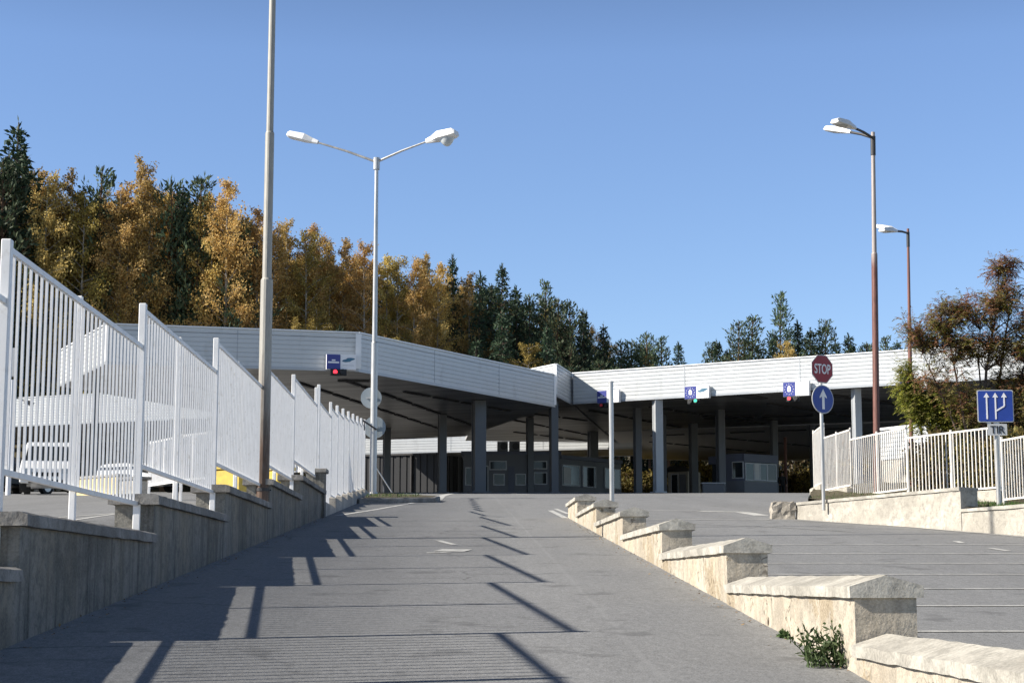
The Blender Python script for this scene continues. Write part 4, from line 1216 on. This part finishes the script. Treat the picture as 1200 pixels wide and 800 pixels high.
def van(px, D, yaw, label, Lh=4.7, wd=1.85, ht=1.92, name='van', prof=None, zc=None):
    p = XY(px, D); g = ground(p.x, p.y) if zc is None else zc
    rt = thing(name, (p.x, p.y, g), label, 'van' if name == 'van' else 'car')
    fw = Vector((math.sin(yaw), -math.cos(yaw), 0)); sd = Vector((-fw.y, fw.x, 0)) * -1
    o = Vector((p.x, p.y, g)); up = Vector((0, 0, 1))
    # side profile, front positive
    prof = prof or [(2.30, .30), (2.36, .55), (2.30, .86), (1.72, 1.08), (1.02, 1.80), (.75, 1.90), (-1.6, ht), (-2.2, ht - .06), (-2.34, 1.2), (-2.36, .35)]
    def inset(z): return 0 if z < 1.0 else (z - 1.0) * .17
    mb = MB(); n = len(prof); pts = []
    for s_ in (-1, 1):
        for (x, z) in prof: pts.append(o + fw * x + sd * s_ * (wd / 2 - inset(z)) + up * z)
    fs = [tuple(range(n)), tuple(range(2 * n - 1, n - 1, -1))]
    fs += [(i, (i + 1) % n, n + (i + 1) % n, n + i) for i in range(n)]
    mb.add(pts, fs); body = mb.build('body', M['van_white'], rt, bevel=.04)
    (xa, za), (xb, zb_) = prof[3], prof[4]
    nv = Vector((zb_ - za, xa - xb)).normalized()
    def on_ws(t, s_, k=.012):
        x = xa + (xb - xa) * t; z = za + (zb_ - za) * t
        return o + fw * (x + nv.x * k) + up * (z + nv.y * k) + sd * s_ * (wd / 2 - inset(z) - .10)
    mb = MB(); mb.quad(on_ws(.10, -1), on_ws(.10, 1), on_ws(.88, 1), on_ws(.88, -1)); mb.build('windscreen', M['glass_dark'], rt)
    for s_ in (-1, 1):
        for x0, x1 in ((1.15, .35), (.25, -.95), (-1.05, -2.05)):
            z0, z1 = 1.12, min(1.72, ht - .2); mb = MB()
            q = lambda x, z: o + fw * x + sd * s_ * (wd / 2 - inset(z) + .008) + up * z
            xt = min(x0, 1.02 if x0 > .9 else x0)
            mb.quad(q(x0, z0), q(x1, z0), q(x1, z1), q(min(xt, x0 - .0) - (.35 if x0 > 1 else 0), z1)); mb.build('side_window', M['glass_dark'], rt)
        mb = MB(); c = o + fw * 2.31 + sd * s_ * (wd / 2 - .26) + up * .74
        mb.obox(c, sd * .17, fw * .05, up * .10); mb.build('headlight', M['headlamp'], rt, bevel=.02)
        for x in (1.45, -1.45):
            c = o + fw * x + sd * s_ * (wd / 2 - .10) + up * .32
            mb = MB(); mb.tube([c - sd * s_ * .1, c + sd * s_ * .115], .32, 20); w = mb.build('wheel', M['tyre'], rt)
            mb = MB(); mb.tube([c + sd * s_ * .112, c + sd * s_ * .125], .2, 16); mb.build('rim', M['rim'], w)
        mb = MB(); c = o + fw * 1.25 + sd * s_ * (wd / 2 + .11) + up * 1.15
        mb.obox(c, sd * .10, fw * .06, up * .10); mb.build('mirror', M['black'], rt, bevel=.02)
    mb = MB(); mb.obox(o + fw * 2.345 + up * .62, sd * .48, fw * .03, up * .07); mb.build('grille', M['black'], rt)
    mb = MB(); mb.obox(o + fw * 2.33 + up * .36, sd * .6, fw * .03, up * .06); mb.build('lower_grille', M['black'], rt)
    return rt
van(57, 64, R(11), 'white van parked under the far left canopy, seen through the fence')
van(160, 86, R(60), 'white car mostly hidden behind the pale kerb block', ht=1.45, name='car', prof=[(2.10, .30), (2.15, .5), (2.05, .74), (1.1, .92), (.35, 1.38), (.1, 1.43), (-1.2, 1.42), (-1.6, 1.36), (-2.05, .95), (-2.1, .35)])
van(6, 69, R(150), 'dark parked car left of the white van', ht=1.45, name='car', prof=[(2.10, .30), (2.15, .5), (2.05, .74), (1.1, .92), (.35, 1.38), (.1, 1.43), (-1.2, 1.42), (-1.6, 1.36), (-2.05, .95), (-2.1, .35)]).children[0].data.materials[0] = M['black']

# camera post behind the first fence post
c = P(15, 440, 60)
cp = thing('camera_post', (c.x, c.y, ground(c.x, c.y)), 'pale post with a box and a small floodlight arm behind the first fence post', 'post')
mb = MB(); mb.tube([(c.x, c.y, ground(c.x, c.y) - .1), (c.x, c.y, P(15, 445, 60).z)], .09, 10); mb.build('shaft', M['sign_white'], cp)
mb = MB(); q = P(15.5, 424, 60); mb.box(q.x - .14, q.x + .14, q.y - .1, q.y + .1, P(15, 441, 60).z, P(15, 408, 60).z); mb.build('box', M['sign_grey'], cp, bevel=.02)
mb = MB(); mb.tube([P(15, 464, 60), P(30, 470, 60)], .02, 6); mb.build('arm', M['dark_steel'], cp)
mb = MB(); q = P(34, 472, 60); mb.obox(q, (.14, 0, -.05), (0, .12, 0), (.03, 0, .07)); mb.build('floodlight', M['dark_steel'], cp, bevel=.02)

# white low building behind the right fence
wa, wb = XY(1034, 58), XY(1112, 55)
wz0, wz1 = base_z(57), P(1040, 504, 57.8).z
wbld = thing('white_shed', (*((wa + wb) / 2), wz0), 'low white ribbed shed behind the cream fence', 'shed')
quad_box(wbld, 'wall', wa, wb, 5, wz0 - .3, wz1 - .02, M['wall_right'])
mb = MB(); d = (wb - wa).normalized(); ribbed(mb, wa + Vector((0, -.04)), wb + Vector((0, -.04)), wz1 - 1.0, wz1, Vector((d.y, -d.x)) , .14)
mb.build('ribbed_band', M['fascia'], wbld, fixn=False)
quad_box(wbld, 'roof', wa + Vector((-.1, -.1)), wb + Vector((.1, -.1)), 5.2, wz1 + .002, wz1 + .08, M['fascia_trim'])

# ------------------------------------------------------------------ vegetation
def leaf_quad(mb, p, d, n, l, w, mi=0):
    s = d.cross(n)
    if s.length < 1e-4: s = Vector((1, 0, 0))
    s = s.normalized() * w / 2
    mb.add([p - s * .35, p + d * l * .5 - s, p + d * l, p + d * l * .5 + s], [(0, 3, 2, 1)], mi)
def rv(r): 
    while True:
        v = Vector((r.uniform(-1, 1), r.uniform(-1, 1), r.uniform(-1, 1)))
        if .05 < v.length < 1: return v.normalized()

def make_conifer(seed, kind, H=14.0):
    r = random.Random(seed)
    tb, cb = MB(), MB()
    bend = Vector((r.uniform(-.25, .25), r.uniform(-.25, .25), 0))
    ax = lambda t: Vector((0, 0, H * t)) + bend * math.sin(t * 3)
    tb.tube([ax(t / 8) + (Vector((0, 0, -.6)) if t == 0 else Vector()) for t in range(9)], [.20 * (1 - t / 8.6) + .012 for t in range(9)], 8)
    z = H * (.22 if kind == 'spruce' else .34)
    Rm = (2.3 if kind == 'spruce' else 2.9) * r.uniform(.85, 1.1)
    while z < H * .985:
        t = z / H; t0 = .22 if kind == 'spruce' else .34
        u = (t - t0) / (1 - t0)
        if kind == 'spruce': Lr = Rm * (1 - u) ** .85 * min(1, .55 + u * 4) + .12
        else: Lr = Rm * (1 - u) ** .7 * min(1, .35 + u * 2.6) + .22
        nb = r.randint(4, 6) if kind == 'spruce' else r.randint(3, 5)
        a0 = r.uniform(0, 6.28)
        for k in range(nb):
            if r.random() < (.08 if kind == 'spruce' else .16): continue
            a = a0 + k * 6.283 / nb + r.uniform(-.35, .35); l = Lr * r.uniform(.55, 1.18)
            up0 = (.05 + .5 * u - .25 * (1 - u)) if kind == 'spruce' else (.30 + .5 * u)
            d = Vector((math.cos(a), math.sin(a), up0)).normalized(); p0 = ax(t)
            droop = Vector((0, 0, -.22 * l if kind == 'spruce' else .05 * l))
            pts = [p0, p0 + d * l * .5 + droop * .3, p0 + d * l + droop]
            tb.tube(pts, [.03, .02, .008], 4, caps=False)
            nq = int((17 if kind == 'spruce' else 24) * (.4 + l / 1.4))
            for q in range(nq):
                s = r.uniform(.15 if kind == 'spruce' else .35, 1.02)
                p = pts[0].lerp(pts[2], s) + Vector((0, 0, (.3 * droop.z) * (1 - abs(2 * s - 1))))
                side = d.cross(Vector((0, 0, 1))).normalized() * r.uniform(-1, 1) * .36 * l * (1.1 - s)
                sp = .10 if kind == 'spruce' else .22
                p = p + side + rv(r) * sp
                dd = (d * r.uniform(.3, 1) + rv(r) * .7 + Vector((0, 0, -.3 if kind == 'spruce' else .35))).normalized()
                leaf_quad(cb, p, dd, rv(r), r.uniform(.22, .42), r.uniform(.07, .15))
        z += H * (.021 if kind == 'spruce' else .030) * r.uniform(.7, 1.3)
    for _ in range(14):   # leader
        leaf_quad(cb, ax(r.uniform(.94, 1.0)), (Vector((0, 0, 1)) + rv(r) * .6).normalized(), rv(r), .3, .07)
    return tb, cb, H

def make_broad(seed, H=14.0, dens=1.0, low=.30, fat=1.0):
    """slim autumn larch / birch: airy, upswept twigs, ragged outline"""
    r = random.Random(seed)
    tb, cb = MB(), MB()
    bend = Vector((r.uniform(-.5, .5), r.uniform(-.5, .5), 0)); ph = r.uniform(1.5, 3)
    ax = lambda t: Vector((0, 0, H * t)) + bend * math.sin(t * ph)
    tb.tube([ax(t / 8) + (Vector((0, 0, -.6)) if t == 0 else Vector()) for t in range(9)], [.14 * (1 - t / 8.4) + .01 for t in range(9)], 7)
    nb = int(62 * dens)
    for i in range(nb):
        t = low + (1 - low) * (i / nb) ** .85
        u = (t - low) / (1 - low)
        l = fat * (1.95 * (math.sin(math.pi * min(1, .22 + .74 * u)) ** .7) * (1 - .30 * u) + .25) * r.uniform(.45, 1.25)
        a = r.uniform(0, 6.283)
        d = Vector((math.cos(a), math.sin(a), r.uniform(.25, .9))).normalized(); p0 = ax(t)
        p1 = p0 + d * l * .55; p2 = p0 + d * l + Vector((0, 0, -.10 * l)) + rv(r) * .12
        tb.tube([p0, p1, p2], [.028, .016, .006], 4, caps=False)
        for q in range(int(140 * (.35 + l / 1.5))):
            s = min(1.1, abs(r.gauss(.7, .28))); p = p0.lerp(p2, s) + rv(r) * r.uniform(.05, .42) * (.45 + .4 * l)
            leaf_quad(cb, p, (rv(r) + Vector((0, 0, -.3))).normalized(), rv(r), r.uniform(.085, .16), r.uniform(.055, .10))
    for q in range(26):    # bare lower twigs
        t = r.uniform(.06, low + .1); a = r.uniform(0, 6.28); p0 = ax(t); l = r.uniform(.4, 1.2)
        tb.tube([p0, p0 + Vector((math.cos(a) * l, math.sin(a) * l, r.uniform(-.1, .6)))], [.015, .005], 3, caps=False)
    for q in range(30):
        leaf_quad(cb, ax(r.uniform(.95, 1.02)) + rv(r) * .12, rv(r), rv(r), .16, .10)
    return tb, cb, H

PROTO = {}
def proto(key, maker, barkmat, leafmat, name):
    tb, cb, H = maker
    def mk(mbx, nm, mat):
        me = bpy.data.meshes.new(nm); me.from_pydata(mbx.v, [], mbx.f); me.materials.append(mat); me.update(); return me
    PROTO.setdefault(key, []).append((mk(tb, 'trunk', barkmat), mk(cb, 'crown', leafmat), H, name))
for s in range(4): proto('spruce', make_conifer(100 + s, 'spruce'), M['bark_brown'], M['spruce'], 'spruce_tree')
for s in range(4): proto('pine', make_conifer(200 + s, 'pine'), M['bark_pine'], M['pine'], 'pine_tree')
for s in range(4): proto('gold', make_broad(300 + s), M['bark_pale'], M['gold'], 'larch_tree')
for s in range(3): proto('orange', make_broad(400 + s, low=.36), M['bark_pale'], M['orange'], 'larch_tree')
for s in range(3): proto('olive', make_broad(500 + s, fat=1.15, low=.24), M['bark_pale'], M['olive'], 'birch_tree')
LAB = {'spruce': 'dark narrow spruce', 'pine': 'grey green pine', 'gold': 'golden yellow larch', 'orange': 'orange tinted larch', 'olive': 'olive yellow birch'}
tr_rnd = random.Random(21)
def plant(kind, px, top, D, label=None, group=None, wide=None, minh=3.0):
    p = P(px, top, D); g = terr(p.x, p.y)
    h = p.z - g
    if h < minh: h = minh
    tm, cm, H, name = tr_rnd.choice(PROTO[kind])
    s = h / H; w = wide if wide else max(.8, min(1.25, (14 / h) ** .5 * .95)) * s * tr_rnd.uniform(.9, 1.12)
    o = thing(name, (p.x, p.y, g - .05), label, 'tree', group)
    o.scale = (w, w, s); o.rotation_euler = (0, 0, tr_rnd.uniform(0, 6.28))
    for nm, me in (('trunk', tm), ('crown', cm)):
        c = bpy.data.objects.new(nm, me); COL.objects.link(c); c.parent = o
    return o

front = [(-22, 180, 'spruce'), (3, 188, 'pine'), (22, 143, 'spruce'), (40, 200, 'gold'), (58, 212, 'gold'), (82, 208, 'olive'), (100, 232, 'olive'), (121, 194, 'pine'), (140, 222, 'orange'), (152, 232, 'olive'), (170, 193, 'gold'), (186, 214, 'orange'), (200, 209, 'pine'), (214, 216, 'spruce'), (237, 210, 'pine'), (250, 232, 'orange'), (263, 218, 'orange'), (284, 253, 'pine'), (299, 250, 'orange'), (318, 268, 'orange'), (330, 263, 'gold'), (352, 274, 'olive'), (372, 267, 'orange'), (388, 284, 'gold'), (404, 282, 'gold'), (424, 289, 'orange'), (447, 300, 'gold'), (468, 306, 'olive'), (485, 309, 'orange'), (497, 301, 'gold'), (514, 311, 'orange'), (530, 299, 'spruce'), (546, 324, 'gold'), (564, 319, 'spruce'), (589, 309, 'spruce'), (604, 336, 'spruce'), (620, 345, 'pine'), (640, 331, 'pine'), (655, 350, 'pine'), (668, 352, 'pine'), (684, 362, 'spruce'), (707, 379, 'spruce'), (727, 398, 'pine'), (741, 398, 'pine'), (757, 389, 'pine'), (775, 396, 'pine'), (795, 400, 'spruce'),
         (840, 398, 'spruce'), (866, 376, 'pine'), (882, 372, 'pine'), (915, 344, 'pine'), (934, 376, 'spruce'), (949, 384, 'spruce'), (968, 375, 'pine'), (995, 391, 'spruce'), (1016, 402, 'pine'), (1037, 396, 'pine'), (1090, 392, 'pine')]
edge = lambda px: 153 if px > 800 else 139 + (px + 25) / 800 * 14   # the forest edge runs back from left to right
special = {22: 'tallest dark spruce at the left edge of the forest skyline', 170: 'tallest golden larch on the skyline above the left fence', 530: 'lone dark spruce tip among the golden larches', 589: 'pointed dark spruce where the golden larches end', 795: 'last small spruce at the right end of the left forest', 915: 'tallest pine of the group behind the right canopy', 840: 'leftmost small spruce of the group behind the right canopy', 121: 'green pine rising between golden larches, left of the tall pole'}
hpx = [p[0] for p in front]
for (px, top, kd) in front:
    D = edge(px) + tr_rnd.uniform(-1.5, 1.5)
    right = px > 810
    lab = special.get(px)
    grp = ('trees behind the right canopy, ' if right else 'front trees of the hillside forest, ') + LAB[kd]
    if not lab: lab = LAB[kd] + (' behind the long right canopy' if right else ' on the skyline of the hillside forest')
    plant(kd, px, top, D, lab, grp)
plant('gold', 928, 402, 150, 'small yellowish tree in front of the pines behind the right canopy', None)
def sky_at(px):
    for (a, ya, _), (b, yb, _) in zip(front, front[1:]):
        if a <= px <= b: return ya + (yb - ya) * (px - a) / (b - a)
    return 200
px = -48.0
while px < 800:     # deeper rows and understorey
    zone = 'L' if px < 130 else ('G' if px < 555 else 'C')
    pool = {'L': ['olive', 'olive', 'gold', 'spruce', 'pine'], 'G': ['gold', 'orange', 'gold', 'olive', 'orange', 'pine'], 'C': ['spruce', 'pine', 'pine', 'spruce', 'olive']}[zone]
    for dD, dy0, dy1 in ((-5, 45, 95), (4, 14, 45), (9, 8, 40), (16, 5, 35)):
        kd = tr_rnd.choice(pool); D = edge(px) + dD
        if dD == -5 and px < 300: continue
        if dD == -5 and zone != 'C':
            if tr_rnd.random() < .7: continue
            kd = tr_rnd.choice(['olive', 'spruce', 'spruce']); dy0, dy1 = 90, 130
        q = px + tr_rnd.uniform(-7, 7)
        if q > 765 and D > 150: continue
        grp = 'inner trees of the hillside forest, ' + LAB[kd]
        plant(kd, q, min(430, sky_at(max(-20, q)) + tr_rnd.uniform(dy0, dy1)), D + tr_rnd.uniform(-2, 2), LAB[kd] + ' standing within the hillside forest', grp)
    px += tr_rnd.uniform(15, 21)
for px in range(-240, -48, 22):   # forest goes on beyond the left edge
    kd = tr_rnd.choice(['spruce', 'pine', 'olive'])
    plant(kd, px, 165 + tr_rnd.uniform(-15, 25), 136 + tr_rnd.uniform(-3, 8), LAB[kd] + ' standing within the hillside forest', 'inner trees of the hillside forest, ' + LAB[kd])
for px in range(835, 1260, 18):   # back row on the right
    top = 398 + tr_rnd.uniform(-2, 20)
    if 890 < px < 985: top -= 10
    kd = tr_rnd.choice(['pine', 'spruce', 'pine'])
    plant(kd, px, top, 160 + tr_rnd.uniform(-3, 3), LAB[kd] + ' in the back row behind the right canopy', 'back row behind the right canopy, ' + LAB[kd])

# shrubs at the foot of the hill
def make_shrub(seed, h, w, n, lmat, twigs=10, lw=(.06, .14)):
    r = random.Random(seed); sb, fb = MB(), MB()
    for i in range(twigs):
        a = r.uniform(0, 6.28); k = r.uniform(.2, .8) * w
        sb.tube([(0, 0, -.2), (math.cos(a) * k * .5, math.sin(a) * k * .5, h * .5), (math.cos(a) * k, math.sin(a) * k, h * r.uniform(.6, .95))], [.03, .02, .008], 4, caps=False)
    cl = [(Vector((r.uniform(-.7, .7) * w, r.uniform(-.7, .7) * w, r.uniform(.15, .85) * h)), r.uniform(.2, .42) * w) for _ in range(12)]
    for i in range(n):
        c, q = r.choice(cl); p = c + rv(r) * q * r.uniform(.4, 1)
        leaf_quad(fb, p, rv(r), rv(r), r.uniform(*lw) * 1.8, r.uniform(*lw))
    return sb, fb
SH = []
for i in range(4):
    sb, fb = make_shrub(700 + i, 2.2, 1.5, 1500, None)
    a = bpy.data.meshes.new('stems'); a.from_pydata(sb.v, [], sb.f); a.materials.append(M['bark_brown'])
    b = bpy.data.meshes.new('foliage'); b.from_pydata(fb.v, [], fb.f); b.materials.append((M['scrub'], M['scrub'], M['olive'], M['scrub'])[i])
    SH.append((a, b))
def shrub(p, s, label, group):
    a, b = tr_rnd.choice(SH)
    o = thing('shrub', (p.x, p.y, p.z), label, 'shrub', group); o.scale = (s, s, s * tr_rnd.uniform(.8, 1.2)); o.rotation_euler = (0, 0, tr_rnd.uniform(0, 6.28))
    for nm, me in (('stems', a), ('foliage', b)):
        c = bpy.data.objects.new(nm, me); COL.objects.link(c); c.parent = o
px = 690.0
while px < 1010:
    for D in (137, 144, 150):
        q = XY(px + tr_rnd.uniform(-6, 6), D + tr_rnd.uniform(-2, 2))
        shrub(Vector((q.x, q.y, terr(q.x, q.y))), tr_rnd.uniform(1.1, 1.9), 'brown green shrub on the bank seen under the right canopy', 'shrubs on the bank behind the right canopy')
    px += 15
for px in range(330, 820, 14):
    D = 138.5 + tr_rnd.uniform(-1, 2); q = XY(px + tr_rnd.uniform(-5, 5), D)
    shrub(Vector((q.x, q.y, terr(q.x, q.y))), tr_rnd.uniform(1.0, 1.7), 'scrubby shrub at the foot of the hillside forest', 'shrubs at the foot of the hillside forest')
for px, D, s in ((1088, 41, .5), (1105, 40, .55), (1125, 39, .6), (1150, 38, .6), (1185, 36, .65), (1205, 35, .6), (1140, 43, .8), (1175, 42, .8), (1100, 45, .7), (1212, 41, .8)):
    q = XY(px, D)
    shrub(Vector((q.x, q.y, verge_z(q.x, q.y) - .05)), s, 'dry scrubby shrub tangled behind the cream fence', 'shrubs behind the cream fence')

# reddish tree on the right
def pinnate(mb, p, d, r, ln, mi):
    """one drooping compound leaf"""
    n = 6; side = d.cross(Vector((0, 0, 1)))
    if side.length < .1: side = Vector((1, 0, 0))
    side.normalize(); q = p.copy(); dd = d.copy()
    for i in range(n):
        dd = (dd + Vector((0, 0, -.16))).normalized(); q = q + dd * ln / n
        for s in (-1, 1):
            l = ln * .34 * (1 - .06 * i)
            ld = (side * s + dd * .55 + Vector((0, 0, -.15)) + rv(r) * .2).normalized()
            leaf_quad(mb, q, ld, (Vector((0, 0, 1)) + rv(r) * .5).normalized(), l, l * .42, mi)
    leaf_quad(mb, q, dd, Vector((0, 0, 1)), ln * .26, ln * .09, mi)
def leafy_tree(root, base, stems, lobes, nper, seed, matpick, mats, leaf=.26):
    r = random.Random(seed); tb, cb = MB(), MB(); base = Vector(base)
    nodes = []
    for (top, rad) in stems:
        top = Vector(top); mid = base.lerp(top, .5) + Vector((r.uniform(-.12, .12), r.uniform(-.1, .1), 0))
        pts = [base + Vector((0, 0, -.3)), base.lerp(mid, .5) + rv(r) * .05, mid, mid.lerp(top, .5) + rv(r) * .08, top]
        tb.tube(pts, [rad, rad * .8, rad * .62, rad * .42, rad * .15], 7)
        nodes += [(pts[i].lerp(pts[i + 1], t), rad * (.8 - .15 * i)) for i in range(1, 4) for t in (0, .33, .66)]
    for (c, rx, ry, rzz, nbr) in lobes:
        c = Vector(c)
        for _ in range(int(nbr * 1.5)):
            v = rv(r) * r.uniform(.3, 1.25) ** .7; tgt = c + Vector((v.x * rx, v.y * ry, v.z * rzz))
            st, rr = min(nodes, key=lambda n_: (n_[0] - tgt).length + max(0, n_[0].z - tgt.z + .2) * 2)
            m1 = st.lerp(tgt, .5) + Vector((0, 0, .10 * (tgt - st).length)) + rv(r) * .08
            tb.tube([st, m1, tgt], [min(.03, rr * .5), .014, .005], 4, caps=False)
            mi0 = matpick(tgt, r)
            for k in range(nper):
                s = r.uniform(.35, 1.05)
                p = (st.lerp(m1, s * 2) if s < .5 else m1.lerp(tgt, s * 2 - 1)) + rv(r) * .14
                d = ((tgt - st).normalized() * .6 + rv(r) * .9 + Vector((0, 0, .2))).normalized()
                pinnate(cb, p, d, r, leaf * r.uniform(.7, 1.25), mi0 if r.random() < .7 else matpick(tgt, r))
    tb.build('trunk', M['bark_brown'], root); cb.build('crown', mats, root, fixn=False)
DTt = 41
bs = P(1146, 560, DTt); bs.z = verge_z(bs.x, bs.y)
rt = thing('rowan_tree', tuple(bs), 'reddish brown feathery leaved tree behind the cream fence on the right', 'tree')
def Q(px, py, dd=0): return P(px, py, DTt + dd)
def pick_r(p, r):
    top = (p.z - bs.z) / 6.0
    x = r.random()
    if x < .18 + .42 * top: return 0
    if x < .75 + .2 * top: return 1
    return 2
leafy_tree(rt, bs, [(Q(1172, 300, .2), .055), (Q(1105, 350, -.4), .042), (Q(1190, 330, .8), .05), (Q(1075, 400, 0), .035), (Q(1225, 350, -.3), .05), (Q(1150, 370, .6), .04)],
    [(Q(1176, 318), .34, .35, .45, 20), (Q(1190, 350), .60, .6, .42, 34), (Q(1150, 362), .62, .6, .40, 34), (Q(1112, 372), .50, .5, .44, 28), (Q(1085, 388), .52, .5, .34, 22), (Q(1064, 380), .22, .3, .20, 6),
     (Q(1120, 405), .70, .7, .34, 34), (Q(1165, 405), .70, .7, .40, 40), (Q(1205, 395), .60, .6, .55, 34), (Q(1240, 400), .7, .6, .7, 24), (Q(1100, 438), .62, .6, .30, 14), (Q(1195, 450), .62, .6, .42, 34), (Q(1140, 470), .62, .6, .40, 26), (Q(1210, 485), .5, .5, .4, 20)],
    13, 91, pick_r, [M['rowan_red'], M['rowan_olive'], M['rowan_green']], leaf=.225)
DTt = 43.5
bs2 = P(1080, 560, DTt); bs2.z = verge_z(bs2.x, bs2.y)
rt2 = thing('locust_tree', tuple(bs2), 'small yellow green bushy tree leaning in front of the shorter lamp post', 'tree')
DTt = 42.5
leafy_tree(rt2, bs2, [(Q(1070, 440), .05), (Q(1095, 450), .05), (Q(1115, 470), .05)],
    [(Q(1066, 455), .34, .35, .26, 20), (Q(1082, 474), .50, .45, .42, 44), (Q(1112, 482), .52, .45, .36, 40), (Q(1138, 488), .4, .4, .3, 22), (Q(1062, 432), .28, .3, .14, 8)],
    16, 93, lambda p, r: 0 if r.random() < .68 else 1, [M['rowan_green'], M['rowan_olive']], leaf=.24)

# weeds at the parapet foot
def weed(px, py, h, n, seed, label):
    r = random.Random(seed); g = G(px, py)
    root = thing('weed', tuple(g), label, 'plant'); sb, lb = MB(), MB()
    for i in range(n):
        a = r.uniform(0, 6.28); k = r.uniform(.1, .75) * h; hh = h * r.uniform(.35, 1.05) * (1 - .3 * k / h)
        b0 = g + Vector((r.uniform(-.5, .25) * h, r.uniform(-.35, .35) * h, 0))
        pts = [b0, b0 + Vector((math.cos(a) * k * .4, math.sin(a) * k * .3, hh * .55)), b0 + Vector((math.cos(a) * k, math.sin(a) * k * .6, hh))]
        sb.tube(pts, [.004, .003, .001], 4, caps=False)
        for q in range(15):
            s = r.uniform(.1, 1); p = pts[0].lerp(pts[1], s * 2) if s < .5 else pts[1].lerp(pts[2], s * 2 - 1)
            d = (rv(r) + Vector((0, 0, .4))).normalized()
            leaf_quad(lb, p, d, rv(r), r.uniform(.025, .06), r.uniform(.012, .024))
    sb.build('stems', M['weed'], root); lb.build('leaves', M['weed'], root, fixn=False)
weed(972, 781, .27, 34, 5, 'leafy green weed at the foot of the cream wall')
weed(921, 747, .045, 8, 6, 'tiny tuft of weed at the edge of the ramp by the cream wall')

# grass on the bank
r = random.Random(12); mb = MB()
for i in range(9000):
    t = r.random(); p = W1.xy.lerp(W3, r.random()) + Vector((.36, .12)) + Vector((r.uniform(0, 1.2), r.uniform(0, 1.0)))
    z = verge_z(p.x, p.y); d = (Vector((r.uniform(-.5, .5), r.uniform(-.5, .5), 1))).normalized()
    leaf_quad(mb, Vector((p.x, p.y, z - .01)), d, rv(r), r.uniform(.05, .13), .012)
for i in range(2500):
    p = W1.xy.lerp(W0.xy, r.random()) + Vector((.45, .2)) + Vector((r.uniform(0, 2.0), r.uniform(0, 2.0)))
    z = verge_z(p.x, p.y)
    leaf_quad(mb, Vector((p.x, p.y, z - .01)), (Vector((r.uniform(-.5, .5), r.uniform(-.5, .5), 1))).normalized(), rv(r), r.uniform(.04, .09), .01)
for i in range(260):
    p = Vector((r.uniform(-2.8, -1.2), i0.y + r.uniform(.4, 4)))
    leaf_quad(mb, Vector((p.x, p.y, base_z(p.y) + .15)), (Vector((r.uniform(-.6, .6), r.uniform(-.6, .6), 1))).normalized(), rv(r), r.uniform(.05, .12), .014)
tag(mb.build('grass', M['grass'], fixn=False), 'short green grass on the bank and the traffic island', 'grass', kind='stuff')
mb = MB()
for i in range(900):
    if r.random() < .5: x = RX0 - abs(r.gauss(0, .10)) - .01
    else: x = LX1 + abs(r.gauss(0, .10)) + .01
    y = r.uniform(7, 37); s = r.uniform(.008, .022)
    d = Vector((r.uniform(-1, 1), r.uniform(-1, 1), r.uniform(-.1, .3))).normalized()
    leaf_quad(mb, Vector((x, y, base_z(y) + .008)), d, (Vector((0, 0, 1)) + rv(r) * .4).normalized(), s * 1.6, s)
tag(mb.build('leaf_litter', M['litter'], fixn=False), 'dry leaf and grit litter along the foot of the walls', 'leaf litter', kind='stuff')
